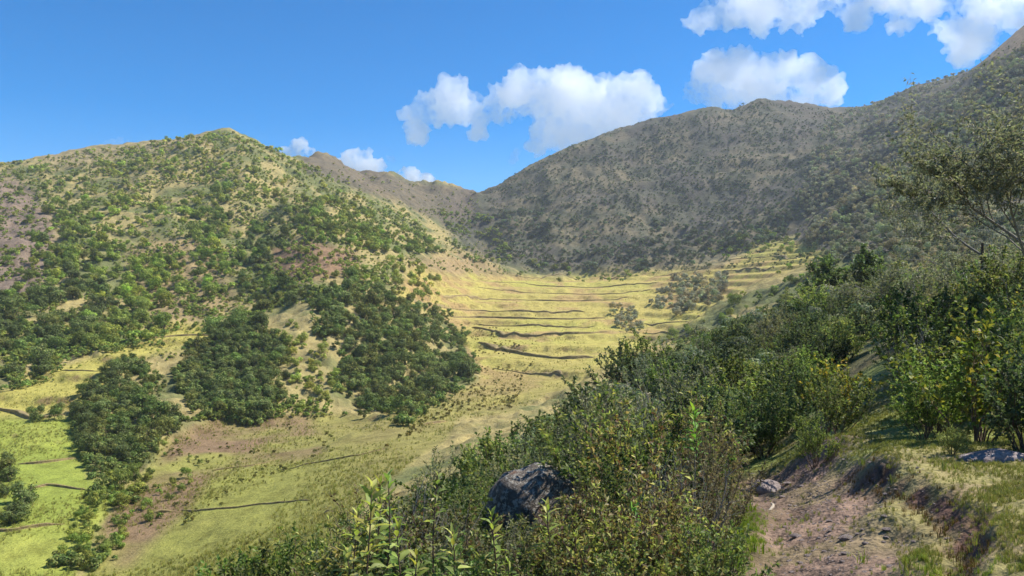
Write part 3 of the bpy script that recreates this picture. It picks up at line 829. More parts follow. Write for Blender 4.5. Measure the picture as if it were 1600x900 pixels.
# low tussocks and heath between the shrubs
pts, scs, tns = [], [], []
tuss_regions = [([(-20,258),(355,206),(640,335),(745,300),(800,430),(640,420),(540,470),(350,500),(120,560),(-20,600)], 15000, (.3, 1.1), (2.3, 2.1, 1.4)),
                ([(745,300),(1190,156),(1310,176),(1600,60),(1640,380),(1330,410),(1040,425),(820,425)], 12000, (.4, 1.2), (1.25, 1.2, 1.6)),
                ([(280,660),(540,650),(430,520),(330,640)], 1500, (.25, .9), (2.0, 1.9, 1.2)),
                ([(20,600),(200,520),(340,500),(330,540),(150,610)], 160, (.25, .6), (2.2, 2.0, 1.2)),
                ([(230,700),(500,650),(540,690),(330,800),(200,860)], 480, (.12, .5), (1.4, 1.1, .8)),
                ([(730,500),(800,520),(835,570),(800,640),(700,650),(640,690),(600,700),(740,600)], 700, (.15, .6), (1.5, 1.0, 0.75)),
                ([(480,455),(560,420),(630,455),(700,480),(735,525),(755,585),(695,630),(640,668),(560,655),(515,600),(535,560),(488,520)], 1500, (.5, 1.6), (1.5, 1.5, 1.25)),
                ([(280,550),(330,505),(405,492),(455,545),(465,630),(395,670),(300,650),(270,600)], 1100, (.4, 1.4), (1.5, 1.5, 1.25)),
                ([(105,640),(145,585),(200,552),(260,595),(255,640),(300,655),(245,700),(215,740),(240,745),(205,805),(190,870),(140,895),(80,885),(120,800),(150,765),(120,705)], 1300, (.3, 1.1), (1.4, 1.35, 1.15)),
                ([(-20,450),(120,440),(190,480),(260,480),(265,545),(120,560),(70,600),(-20,620)], 900, (.4, 1.3), (1.6, 1.6, 1.2)),
                ([(640,420),(760,410),(840,440),(900,600),(760,640),(740,540),(660,470)], 200, (.12, .4), (2.0, 1.5, 1.0))]
for poly, cnt, (s0, s1), tint in tuss_regions:
    x0, x1 = min(p[0] for p in poly), max(p[0] for p in poly); y0, y1 = min(p[1] for p in poly), max(p[1] for p in poly)
    k = 0
    while k < cnt:
        px, py = rr.uniform(x0, x1), rr.uniform(y0, y1)
        if not in_poly(px, py, poly): continue
        k += 1
        p = hit(px, py, 34)
        if p is None: continue
        if vnoise(np.array([p.x / 5]), np.array([(p.y + p.z) / 5]), seed=67)[0] < rr.uniform(-.6, .4): continue
        f = rr.uniform(.6, 1.35); g = rr.uniform(.85, 1.15)
        pts.append(p); scs.append(rr.uniform(s0, s1) * (1, 1, .8)[0]); tns.append((tint[0] * f * g, tint[1] * f, tint[2] * f))
scatter_stuff("heath_tussocks", pts, scs, [rr.uniform(0, 6.28) for _ in pts], tns, far_src)

# ------------------------------------------------------------------ terrace banks in the fields
m_bank, nd, lk = new_mat("bank_earth")
geo = N(nd, "ShaderNodeNewGeometry")
n = noise(nd, lk, geo.outputs["Position"], 2.2, 6, 0.7)
c = ramp(nd, lk, n, [(0.3, (0.17, 0.12, 0.06)), (0.52, (0.29, 0.215, 0.09)), (0.7, (0.38, 0.32, 0.10))])
p = N(nd, "ShaderNodeBsdfPrincipled", Roughness=0.95); lk.new(c, p.inputs["Base Color"])
bu = N(nd, "ShaderNodeBump", Strength=0.9, Distance=0.2); lk.new(n, bu.inputs["Height"]); lk.new(bu.outputs[0], p.inputs["Normal"])
o = N(nd, "ShaderNodeOutputMaterial"); lk.new(p.outputs[0], o.inputs[0])
def terrace_bank(label, pts, h, group="earth terrace banks across the fields"):
    pts = [hit(a, b, 34) for a, b in pts]
    P = np.array([[q.x, q.y] for q in pts if q is not None])
    seg = np.concatenate([[0], np.cumsum(np.linalg.norm(np.diff(P, axis=0), axis=1))])
    n = max(int(seg[-1] / (0.45 * h + .25)), 8)
    s = np.linspace(0, seg[-1], n)
    x = pchip(seg, P[:, 0], s); y = pchip(seg, P[:, 1], s)
    seed = int(P[0, 0] * 31 + P[0, 1] * 17)
    wob = fbm(s / 7.0, s * 0 + seed, octaves=4, seed=5) * 1.3 * h
    tx, ty = np.gradient(x), np.gradient(y); l = np.hypot(tx, ty); nx, ny = ty / l, -tx / l      # towards the eye
    flip = np.sign(nx * -x + ny * -y); nx, ny = nx * flip, ny * flip
    x, y = x + nx * wob, y + ny * wob
    hh = 0.52 * h * np.clip(0.85 + 0.7 * fbm(s / 6.5, s * 0 + seed, octaves=4, seed=9), 0.42, 1.3) * np.minimum(1, np.minimum(s, seg[-1] - s) / (2.0 * h) + .05)
    prof = [(0.55, -0.10), (0.22, 0.15), (0.10, 0.55), (0.12, 0.92), (-0.25, 1.05), (-1.1, 0.78), (-2.6, -0.12)]
    rows = []
    for k, (off, up) in enumerate(prof):
        jit = fbm(s / .8, s * 0 + k * 7.7, octaves=3, seed=15 + k) * .22 * hh
        px_, py_ = x + nx * (off * hh + jit), y + ny * (off * hh + jit)
        z = np.array([height(a, b) for a, b in zip(px_, py_)])
        rows.append(np.stack([px_, py_, z + up * hh * (1 + .0) + jit * .4], -1))
    V = np.stack(rows, 1).reshape(-1, 3); k = len(prof)
    i = np.arange(n - 1)[:, None] * k; j = np.arange(k - 1)[None]
    Fq = np.stack([i + j, i + j + 1, i + k + j + 1, i + k + j], -1).reshape(-1, 4)
    org = V.mean(0); org[2] = V[:, 2].min()
    me = mesh_from("terrace_bank", V - org, Fq, m_bank, smooth_shade=True)
    link("terrace_bank", me, loc=org, label=label, category="terrace bank", group=group)
for lab, pts, h in [
    ("topmost thin bank under the foot of the right mountain", [(800,431),(850,434),(900,437),(950,436),(1000,431)], .5),
    ("second thin bank from the top of the terraced field", [(770,441),(840,446),(900,449),(960,447),(1030,442)], .5),
    ("third thin bank from the top of the terraced field", [(745,449),(800,455),(870,459),(930,460),(990,456),(1020,452)], .5),
    ("long bank sweeping from the knoll to the grey clump", [(690,462),(740,466),(800,469),(870,471),(930,470),(985,465)], .6),
    ("long bank bending in from the left edge of the terraced field", [(650,475),(695,482),(750,486),(830,487),(915,488)], .75),
    ("ragged double bank in the middle of the terraced field", [(700,489),(755,497),(830,499),(900,499),(950,497)], .75),
    ("faint bank between the ragged double bank and the long dark bank", [(745,507),(800,510),(860,511),(930,509)], .5),
    ("long dark bank crossing the lower middle of the terraced field", [(740,512),(780,520),(850,524),(920,522),(955,519)], .85),
    ("lowest dark bank of the terraced field ending in broken earth", [(740,536),(790,549),(840,556),(895,561),(930,559)], .9),
    ("bank at the bottom lip of the terraced field by the green bushes", [(985,560),(1010,548),(1060,528),(1105,512)], .6),
    ("bank right of the dip in the terraces", [(1005,506),(1050,504),(1095,494)], .5),
    ("short bank just right of the dip in the terraces", [(1000,520),(1040,522),(1075,515)], .55),
    ("broken bank under the lowest dark bank", [(770,575),(830,585),(880,584)], .4),
    ("thin bank above the grey clump on the terraces", [(1020,432),(1060,428),(1100,420)], .5),
    ("upper bank of the small terraces on the right", [(1200,383),(1225,381),(1250,383)], .5),
    ("middle bank of the small terraces on the right", [(1125,410),(1170,404),(1215,402),(1245,404)], .6),
    ("lower bank of the small terraces on the right", [(1130,425),(1165,421),(1210,420)], .6),
    ("thin dark bank running across the near sunny field", [(280,798),(340,796),(400,788),(460,784),(490,782)], .3),
    ("broken dark bank on the dry slope left of the near sunny field", [(215,810),(245,803),(280,801)], .55),
    ("short bank in the near sunny field below the spur thicket", [(655,664),(680,661),(700,658)], .5),
    ("grassy bank stepping down across the upper left meadow", [(-30,640),(10,645),(60,655),(110,648)], .8),
    ("low bank halfway down the bright left meadow", [(25,726),(60,724),(95,720),(125,716)], .4),
    ("bushy bank under the middle of the bright left meadow", [(40,765),(75,758),(110,762),(150,766)], .45),
    ("dark bank edging the lowest step of the bright left meadow", [(-30,832),(20,828),(60,820),(105,816)], .6),
    ("bank under the yellow strip below the left hill", [(225,530),(270,526),(330,524)], .55),
    ("earth bank at the lower side of the upper left field", [(90,580),(120,580),(155,581)], .5),
    ("little bank on the bare slope of the left hill", [(240,500),(270,494),(300,492)], .5),
  ("long faint bank over the near sunny field", [(430,735),(500,722),(560,712),(610,700)], .2),
  ("faint bank in the near sunny field beside the dry slope", [(330,735),(390,728),(440,716)], .2),
]:
    terrace_bank(lab, pts, h)

# ------------------------------------------------------------------ near plants: kinds
GREEN = [((0.135, 0.175, 0.060), 4), ((0.18, 0.215, 0.075), 3), ((0.085, 0.13, 0.038), 3), ((0.25, 0.27, 0.09), 1.5)]
DEEP = [((0.100, 0.130, 0.060), 4), ((0.13, 0.16, 0.075), 3), ((0.075, 0.10, 0.048), 3), ((0.17, 0.20, 0.09), 1)]
GREY = [((0.165, 0.185, 0.115), 4), ((0.22, 0.235, 0.15), 3), ((0.12, 0.14, 0.085), 3), ((0.28, 0.27, 0.18), 1)]
LIME = [((0.215, 0.245, 0.085), 4), ((0.30, 0.31, 0.115), 3), ((0.155, 0.19, 0.07), 3), ((0.40, 0.37, 0.13), 1.5)]
DRYL = [((0.27, 0.21, 0.11), 2.5), ((0.16, 0.105, 0.06), 2.5), ((0.25, 0.27, 0.085), 7), ((0.42, 0.37, 0.20), 2), ((0.11, 0.065, 0.045), 2)]
FAWN = [((0.23, 0.19, 0.12), 3), ((0.17, 0.15, 0.09), 3), ((0.29, 0.25, 0.17), 2), ((0.12, 0.13, 0.06), 2)]
YELL = [((0.30, 0.29, 0.06), 3), ((0.17, 0.21, 0.05), 4), ((0.38, 0.30, 0.07), 2), ((0.10, 0.14, 0.04), 2)]
def round_bush(seed, tones, tall):
    return hill_stems(seed), clump_crown(seed + 400, 2600, 15, .052, tones, tall=tall)
def kind(*variants): return [v for v in variants]
K = {
 "deep":  [twig_bush(s, 1.0, 1.05, 15, 13, 22, .052, .028, DEEP, up=.35, twig_len=.30, stem_r=.011) for s in (1, 2, 3)],
 "green": [twig_bush(s, 1.0, 1.1, 15, 14, 24, .050, .025, GREEN, up=.4, twig_len=.32, stem_r=.010) for s in (4, 5, 6)],
 "grey":  [twig_bush(s, 1.0, 1.0, 16, 14, 22, .045, .016, GREY, bark=m_greytwig, up=.6, twig_len=.26, stem_r=.009) for s in (7, 8)],
 "small": [twig_bush(s, 1.0, 1.1, 15, 14, 20, .036, .022, GREEN, up=.45, twig_len=.27, stem_r=.008) for s in (9, 10, 11)],
 "lime":  [twig_bush(s, 1.0, 1.0, 14, 13, 21, .044, .017, LIME, up=.55, twig_len=.26, stem_r=.008) for s in (12, 13)],
 "dry":   [twig_bush(s, 1.0, 1.05, 17, 11, 13, .048, .020, DRYL, up=.75, twig_len=.24, stem_r=.009, leaf_up=.4) for s in (14, 15, 16)],
 "bare":  [twig_bush(s, 1.0, .9, 13, 10, 7, .035, .014, GREY, bark=m_greytwig, up=.7, twig_len=.27, stem_r=.010, skip=.45) for s in (17, 18)],
 "fawn":  [twig_bush(s, 1.0, .95, 22, 13, 16, .040, .009, FAWN, up=.9, twig_len=.22, stem_r=.006, leaf_up=.5) for s in (19,)],
 "yellow":[twig_bush(s, 1.0, 1.0, 11, 11, 12, .062, .040, YELL, up=.4, twig_len=.30, stem_r=.009) for s in (20, 21)],
 "round": [round_bush(24, DEEP, .9), round_bush(25, DEEP, 1.05), round_bush(26, GREEN, .85)],
 "mound": [round_bush(27, GREY, .8), round_bush(28, GREY, .95)],
 "herb":  [twig_bush(s, 1.0, .7, 12, 7, 13, .085, .022, LIME, up=.8, twig_len=.14, stem_r=.008, start=.35, droop=.3) for s in (22, 23)],
}
WHAT = {"deep": ("dark_bush", "dark green bush"), "green": ("green_bush", "leafy mid green bush"), "grey": ("grey_bush", "fine grey-green bush"),
        "small": ("small_leaved_bush", "small-leaved green bush"), "lime": ("bright_bush", "bright yellow-green bush"), "dry": ("withered_bush", "half withered brown bush"),
        "bare": ("twiggy_bush", "nearly bare grey twiggy bush"), "fawn": ("feathery_bush", "feathery fawn coloured bush"),
        "yellow": ("yellowing_bush", "yellowing round-leaved bush"), "round": ("round_bush", "rounded dense green bush"), "mound": ("grey_mound_bush", "rounded grey-green bush"), "herb": ("leafy_herb", "upright light green herb")}
used = []
def bush(kd, loc, h, where, rz=None, tint=None, squash=1.0, group=None, label=None):
    v = rr.randrange(len(K[kd])); w, fo = K[kd][v]
    if tint is None:
        f = rr.choice((.8, 1.0, 1.12, 1.3, 1.65)) * rr.uniform(.92, 1.08); tint = (f * rr.uniform(.9, 1.15), f, f * rr.uniform(.85, 1.15))
    nm, ds = WHAT[kd]
    return place(nm, label or f"{ds} {where}", "herb" if kd == "herb" else "bush", [("stems", w), ("foliage", fo)], loc, h, rr.uniform(0, 6.28) if rz is None else rz,
                 tint, group or (ds + " " + where), squash)

# the thicket below the path: dark and grey bushes rising to the terraces
def wpick(ws):
    t = rr.random() * sum(w for _, w in ws)
    for k, w in ws:
        t -= w
        if t <= 0: return k
    return ws[-1][0]
d = 9.0
while d < 47:
    pl = np.interp(d, [9, 11, 14, 20, 28, 36, 46], [520, 585, 650, 740, 850, 985, 1100])
    pr = np.interp(d, [9, 10.2, 12, 16, 20, 30, 46], [1120, 1165, 1208, 1265, 1330, 1400, 1440])
    h0 = np.interp(d, [9, 12, 16, 20, 30, 46], [.95, 1.12, 1.32, 1.45, 1.65, 1.8])
    step = h0 * (.62 if d < 20 else .72)
    x = (pl - 800) / F * d + rr.random() * step; xe = (pr - 800) / F * d
    while x < xe:
        dd = d + rr.uniform(-.3, .3) * step
        h = h0 * rr.uniform(.55, 1.05) * (1.35 if rr.random() < .18 else 1)
        px = 800 + F * x / dd
        edge = (px - pl) / (pr - pl)
        zone = ("near the round tree" if px > 1200 else "below the grey terrace clump" if px > 1030 else "above the terraces") if d > 24 else ("beyond the path bend" if px > 1010 else "behind the lichened boulder")
        if px > 1090 and d < 20: kd = wpick([("deep", 5), ("green", 4), ("small", 1)])
        elif d > 22: kd = wpick([("round", 5), ("mound", 2.5), ("deep", 2), ("green", 1), ("grey", 1)]) if px > 1000 else wpick([("round", 3), ("mound", 3), ("deep", 2), ("grey", 2)])
        else: kd = wpick([("deep", 4), ("grey", 4), ("bare", 1.2), ("green", 1.5), ("small", 1.2)])
        y = dd
        bush(kd, Vector((x, y, height(x, y) - .03)), h, zone)
        x += step * rr.uniform(.75, 1.3)
    d += step * .8
# bushes on the uphill side, right of the grassy bank
d = 8.2
while d < 36:
    pl = np.interp(d, [8, 9.5, 11, 15, 22, 36], [1440, 1430, 1425, 1410, 1410, 1420]); pr = np.interp(d, [8, 36], [1690, 1660])
    h0 = np.interp(d, [8, 12, 20, 36], [.95, 1.2, 1.35, 1.5]); step = h0 * .62
    x = (pl - 800) / F * d + rr.random() * step * .5; xe = (pr - 800) / F * d
    while x < xe:
        dd = d + rr.uniform(-.3, .3) * step; h = h0 * rr.uniform(.7, 1.15)
        zone = "atop the grassy bank" if d < 12 else "uphill of the grassy bank"
        kd = wpick([("green", 4), ("yellow", 1.0), ("deep", 3), ("small", 2), ("bare", 1.0), ("fawn", .6)]) if d < 14 else wpick([("deep", 3), ("grey", 3.5), ("bare", 2), ("green", 2), ("small", 1)])
        bush(kd, Vector((x, dd, height(x, dd) - .03)), h, zone)
        x += step * rr.uniform(.8, 1.35)
    d += step * .85
# foreground plants on the slope below the camera
d = 3.1
while d < 8.6:
    pl = np.interp(d, [3.1, 4.2, 5.2, 6.5, 8.6], [470, 440, 400, 330, 440]); pr = np.interp(d, [3.1, 4.5, 5.5, 7, 8.6], [1105, 1112, 1108, 1100, 1100])
    h0 = np.interp(d, [3.1, 4, 5, 7, 8.6], [.50, .66, .85, 1.0, 1.05]); step = h0 * .56
    x = (pl - 800) / F * d + rr.random() * step * .5; xe = (pr - 800) / F * d
    while x < xe:
        dd = d + rr.uniform(-.3, .3) * step
        px = 800 + F * x / dd
        h = h0 * rr.uniform(.7, 1.15) * np.interp(px, [330, 480, 560, 760, 900, 1060, 1140], [.75, .85, 1.0, .95, 1.05, 1.05, .9])
        if 740 < px < 925 and dd < 8.2: h *= np.interp(dd, [3, 5, 6, 8.2], [.85, .7, .55, .35])
        if px < 520: kd = wpick([("green", 4), ("small", 3), ("deep", 2)])
        elif px < 880: kd = wpick([("small", 4), ("lime", 3), ("grey", 1.5), ("herb", 3), ("dry", 2), ("bare", .7)])
        else: kd = wpick([("dry", 8), ("small", 1.6), ("lime", 1.2), ("fawn", 1), ("herb", .7), ("bare", .5)])
        if d > 0: f_ = rr.choice((.65, .8, .95, 1.1, 1.35)); tnt = (f_ * rr.uniform(.95, 1.15), f_ * rr.uniform(.95, 1.08), f_ * rr.uniform(.85, 1.1))
        zone = ("at the lower left foreground" if px < 520 else "below the lichened boulder" if px < 880 else "left of the footpath")
        if not (abs(px - 833) < 85 and 7.2 < dd < 8.6):
            bush(kd, Vector((x, dd, height(x, dd) - .02)), h, zone, tint=tnt)
        x += step * rr.uniform(.75, 1.25)
    d += step * .72

# ------------------------------------------------------------------ the lichened boulder
def rock_material(name, a, b, lich, lich_amt=0.5, moss=None, rust=None):
    m, nd, lk = new_mat(name)
    tc = N(nd, "ShaderNodeTexCoord")
    n1 = noise(nd, lk, tc.outputs["Object"], 4.0, 7, 0.65); n2 = noise(nd, lk, tc.outputs["Object"], 19.0, 6, 0.75); n3 = noise(nd, lk, tc.outputs["Object"], 38.0, 4, 0.7)
    c = ramp(nd, lk, n1, [(0.32, a), (0.65, b)])
    c = mixc(nd, lk, 'MULTIPLY', 0.7, c, ramp(nd, lk, n3, [(0.3, (.55, .55, .55)), (0.7, (1.3, 1.3, 1.3))]))
    c = mixc(nd, lk, 'MIX', ramp(nd, lk, n2, [(0.62 - .2 * lich_amt, (0, 0, 0)), (0.68 - .2 * lich_amt, (1, 1, 1))]), c, lich)
    if rust:
        n4 = noise(nd, lk, tc.outputs["Object"], 3.1, 4, 0.6)
        c = mixc(nd, lk, 'MIX', ramp(nd, lk, n4, [(0.56, (0, 0, 0)), (0.63, (.8, .8, .8))]), c, rust)
    p = N(nd, "ShaderNodeBsdfPrincipled", Roughness=0.9); p.inputs["Specular IOR Level"].default_value = 0.2
    lk.new(c, p.inputs["Base Color"])
    bu = N(nd, "ShaderNodeBump", Strength=0.9, Distance=0.03); lk.new(mathn(nd, lk, 'ADD', n2, n3), bu.inputs["Height"]); lk.new(bu.outputs[0], p.inputs["Normal"])
    o = N(nd, "ShaderNodeOutputMaterial"); lk.new(p.outputs[0], o.inputs[0])
    return m
m_rock = rock_material("lichened_rock", (0.085, 0.068, 0.052), (0.22, 0.185, 0.15), (0.40, 0.37, 0.31), .55, rust=(0.19, 0.10, 0.06))
m_stone = rock_material("path_stone", (0.26, 0.20, 0.18), (0.46, 0.38, 0.35), (0.55, 0.50, 0.46), .2)
def rock_mesh(name, sx, sy, sz, sub, seed, mat, rough=0.18, facet=0.35):
    bm = bmesh.new(); bmesh.ops.create_icosphere(bm, subdivisions=sub, radius=1.0)
    co = np.array([v.co[:] for v in bm.verts])
    d = 1 + rough * fbm(co[:, 0] * 1.3 + seed, co[:, 1] * 1.3, co[:, 2] * 1.3, octaves=5, seed=seed, gain=.55)
    r = np.random.default_rng(seed)
    for _ in range(9):                                             # broken faces
        nrm = unit(r.normal(0, 1, 3)); lim = r.uniform(.72, .95)
        over = np.maximum((co * d[:, None]) @ nrm - lim, 0)
        co = co - np.outer(over * facet * 2, nrm) / d[:, None]
    co = co * d[:, None] * [sx, sy, sz]
    for v, c in zip(bm.verts, co): v.co = c
    me = bpy.data.meshes.new(name); bm.to_mesh(me); bm.free()
    for p in me.polygons: p.use_smooth = sub > 2
    me.materials.append(mat)
    return me
p = at(836, 7.5)
link("boulder", rock_mesh("boulder", .54, .44, .62, 5, 12, m_rock, .22, .5), loc=p + Vector((0, 0, .30)),
     label="rounded grey boulder crusted with pale lichen among the foreground bushes", category="boulder")
p = at(1560, 6.2)
link("boulder", rock_mesh("boulder", .40, .20, .10, 4, 31, m_stone, .3, .6), loc=p + Vector((0, 0, -.035)),
     label="low flat grey rock sunk in the turf at the right picture edge", category="boulder")
p = at(1197, 8.6)
link("boulder", rock_mesh("boulder", .20, .15, .12, 4, 33, m_stone, .25, .5), loc=p + Vector((0, 0, .05)),
     label="pale blunt rock at the far end of the footpath", category="boulder")

# ------------------------------------------------------------------ stones, gravel, stick and stump by the path
stone_m = [rock_mesh("stone", .5, .42, .13, 2, 50 + i, m_stone, .3, .6) for i in range(5)]
first_stones = []
for i, (px, py, w, lab) in enumerate([
    (1245,838,16, "flat purplish stone lying across the middle of the footpath"), (1322,842,22, "long flat pale stone at the right of the footpath"),
    (1352,850,11, "small pale stone beside the long flat stone on the path"), (1386,828,13, "whitish stone on the moss below the dark bank"),
    (1296,814,9, "small light stone under the turf edge of the path"), (1235,812,8, "little stone in the upper part of the footpath"),
    (1163,766,10, "stone at the left edge of the path end"), (1222,777,11, "dark stone near the path end"),
    (1262,868,9, "small stone on bare earth low in the footpath"), (1322,866,13, "dark half-buried stone low on the right of the footpath"),
    (1288,862,7, "tiny white stone in the middle of the footpath"), (1250,880,9, "rounded stone at the bottom of the footpath"),
    (1316,878,9, "grey stone at the lower right of the footpath"), (1172,788,9, "pale stone on the turf left of the path"),
    (1232,755,12, "pinkish stone under the cut bank at the path end"), (1252,760,10, "pale stone fallen from the cut bank"),
    (1340,834,8, "small brown stone next to the long flat stone"), (1222,850,7, "small stone at the left side of the footpath"),
    (1480,842,8, "pale pebble lying on the grassy bank"), (1297,830,7, "light chip of stone under the turf edge")]):
    q = hit(px, py, 1.5, 30)
    s = 1.35 * w * q.y / F
    o = link("stone", stone_m[i % 5], loc=q + Vector((0, 0, .06 * s)), label=lab, category="stone", group="stones on the footpath")
    o.scale = (s, s * rr.uniform(.7, 1.1), s * rr.uniform(.7, 1.3)); o.rotation_euler = (0, 0, rr.uniform(-.5, .5))
    first_stones.append(o)
pts = []
while len(pts) < 1900:
    y = rr.uniform(3.4, 9.5); x = np.interp(y, [a[1] for a in PATHW], [a[0] for a in PATHW]) + rr.gauss(0, .33)
    pts.append(Vector((x, y, height(x, y))))
sc = [min(.012 + rr.expovariate(1 / .010), .055) for _ in pts]
scatter_stuff("gravel", [p - Vector((0, 0, .001)) for p in pts], sc, [rr.uniform(0, 6.3) for _ in pts], [(1, 1, 1)] * len(pts), first_stones[:5])
m_pale, nd, lk = new_mat("weathered_wood")
tc = N(nd, "ShaderNodeTexCoord"); n = noise(nd, lk, tc.outputs["Object"], 25, 5, .7)
p_ = N(nd, "ShaderNodeBsdfPrincipled", Roughness=.85); lk.new(ramp(nd, lk, n, [(.3, (.30, .24, .17)), (.7, (.58, .50, .40))]), p_.inputs["Base Color"])
o_ = N(nd, "ShaderNodeOutputMaterial"); lk.new(p_.outputs[0], o_.inputs[0])
q = hit(1206, 796, 1.5, 30)
V, Fq = tube([(-.07, -.10, .012), (-.045, -.09, .02), (.005, -.02, .035), (.03, .05, .03), (.04, .13, .02), (.06, .17, .012)], [.010, .014, .015, .013, .010, .004], 7)
link("stick", mesh_from("stick", V, Fq, m_pale), loc=q, label="bent pale stick lying at the left edge of the footpath", category="stick")
q = hit(1376, 745, 1.5, 30)
V, Fq = tube([(0, 0, -.03), (.005, 0, .03), (.012, .005, .075), (.03, .01, .105), (.035, .012, .106)], [.04, .032, .024, .018, .001], 8)
link("stump", mesh_from("stump", V, Fq, m_bark), loc=q, label="small dark broken stump standing on the grassy bank", category="stump")

# ------------------------------------------------------------------ grass
GR = [((0.22, 0.24, 0.075), 4), ((0.28, 0.25, 0.10), 3), ((0.16, 0.21, 0.05), 3), ((0.34, 0.29, 0.15), 1)]
def grass_mesh(seed, blades=16, hgt=1.0, spread=.55, w=.05, tones=GR):
    r = np.random.default_rng(seed); B = Build(); cols = []
    for i in range(blades):
        a = r.uniform(0, 6.28); b = np.array([r.normal(0, .16), r.normal(0, .16), -.03]); out = np.array([math.cos(a), math.sin(a), 0])
        h = hgt * r.uniform(.5, 1.1); s = spread * r.uniform(.3, 1.1); sd = np.array([-out[1], out[0], 0]) * w
        p1 = b + out * s * .25 * h + [0, 0, h * .55]; p2 = b + out * s * h * .9 + [0, 0, h * .85]
        B.add(np.array([b - sd * .5, b + sd * .5, p1 + sd * .4, p1 - sd * .4, p2]), np.array([[0, 1, 2], [0, 2, 3], [3, 2, 4]]))
        cols.append(np.repeat(pick_tones(tones, 1, r), 5, 0))
    return B.mesh("grass_tuft", m_grass, smooth_shade=False, cols=np.concatenate(cols))
tuft_m = [grass_mesh(70 + i) for i in range(3)]
tufts = []
for i, (px, py, h, lab, t) in enumerate([
    (1300,700,.22, "tall grass tuft on the cut bank above the path end", (1, .95, .8)), (1350,725,.16, "small grass tuft on the bank near the dark stump", (1, 1, .8)),
    (1395,755,.15, "grass tuft growing at the rim of the dark bank", (.9, .9, .8)), (1150,765,.25, "yellow grass tuft left of the path end", (1.3, 1.3, .7)),
    (1168,800,.26, "yellow-green grass tuft beside the turf left of the path", (1.25, 1.35, .6)), (1155,838,.28, "lime green grass tuft under the brown tangle", (1.1, 1.4, .5)),
    (1182,862,.24, "bright grass tuft at the left verge of the path", (1.1, 1.35, .5)), (1150,885,.3, "large lime grass tuft at the bottom of the picture left of the path", (1.05, 1.4, .5)),
    (1475,735,.18, "grass tuft in front of the low flat rock", (.9, 1, .8)), (1350,880,.14, "mossy grass tuft between the path and the dark bank", (1.1, 1.3, .5)),
    (1420,890,.16, "tuft of dry grass under the dark bank at the bottom edge", (1.2, 1, .9)), (1545,800,.12, "short grass tuft on the right bank", (1, 1.05, .8))]):
    q = hit(px, py, 1.5, 30)
    o = link("grass_tuft", tuft_m[i % 3], loc=q, label=lab, category="grass tuft", group="grass tufts beside the path")
    o["tint"] = [*map(float, t), 1.0]; h *= .62; o.scale = (h * 1.3, h * 1.3, h); o.rotation_euler = (0, 0, rr.uniform(0, 6))
    tufts.append(o)
pts, sc, tn = [], [], []
def pathx(y): return np.interp(y, [a[1] for a in PATHW], [a[0] for a in PATHW])
def bankx(y): return np.interp(y, [a[1] for a in BANKW], [a[0] for a in BANKW])
for _ in range(34000):
    y = 3.3 + 9 * rr.random() ** 1.2; x = rr.uniform(pathx(y) - .75, .74 * y)
    dpx = abs(x - pathx(y))
    if x < pathx(y) and dpx > .78: continue
    if dpx < .42 + .12 * rr.random() and rr.random() < .93: continue
    if y < 7 and abs(x - bankx(y)) < .13 and rr.random() < .8: continue
    bare = vnoise(np.array([x * 1.7]), np.array([y * 1.7]), seed=5)[0]
    if bare > .25 and rr.random() < .75: continue
    pts.append(Vector((x, y, height(x, y)))); s = rr.uniform(.016, .042) * (1.3 if bare < -.3 else 1); sc.append(s)
    f = rr.uniform(.75, 1.25); lime = max(0, min(1, (1.0 - abs(x - pathx(y) + .5) * 2))) if x < pathx(y) else max(0, 1 - abs(x - 2.05) * 5) * (y < 5.4) * .8
    tn.append((f * (1.1 - .1 * lime), f * (1.0 + .3 * lime), f * (.9 - .45 * lime)))
for _ in range(170):                                               # dark dry fringe hanging over the cut bank
    y = rr.uniform(3.5, 7.2); x = bankx(y) + rr.gauss(.0, .07)
    pts.append(Vector((x, y, height(x, y)))); sc.append(rr.uniform(.025, .06)); f = rr.uniform(.5, 1)
    tn.append((.62 * f, .36 * f, .42 * f))
scatter_stuff("grass", pts, sc, [rr.uniform(0, 6.3) for _ in pts], tn, tufts[:3])
# rough grass under the near bushes and on the near part of the slope
pts, sc, tn = [], [], []
for _ in range(5000):
    px, dd = rr.uniform(250, 1130), 3.2 + rr.random() ** 1.3 * 24
    q = at(px, dd); pts.append(q); sc.append(rr.uniform(.1, .28)); f = rr.uniform(.6, 1.1); tn.append((f, f * .95, f * .8))
scatter_stuff("rough_grass", pts, sc, [rr.uniform(0, 6.3) for _ in pts], tn, tufts[:3])

pts, sc, tn = [], [], []
for poly, cnt in ((FIELD, 20000), (MEADOW, 5000), (MEADOW2, 2000)):
    x0, x1 = max(min(p[0] for p in poly), -60), max(p[0] for p in poly); y0, y1 = min(p[1] for p in poly), min(max(p[1] for p in poly), 920); k = 0
    while k < cnt:
        px, py = rr.uniform(x0, x1), rr.uniform(y0, y1)
        if not in_poly(px, py, poly): continue
        k += 1
        q = hit(px, py, 34)
        if q is None: continue
        if vnoise(np.array([q.x / 6]), np.array([q.y / 6]), seed=8)[0] < rr.uniform(-.5, .5): continue
        f = rr.uniform(.8, 1.45); pts.append(q); sc.append(rr.uniform(.10, .34)); g_ = rr.choice((1, 1, .72)); tn.append((1.25 * f * g_, 1.12 * f * g_, .9 * f * g_))
scatter_stuff("field_grass", pts, sc, [rr.uniform(0, 6.3) for _ in pts], tn, tufts[:3])

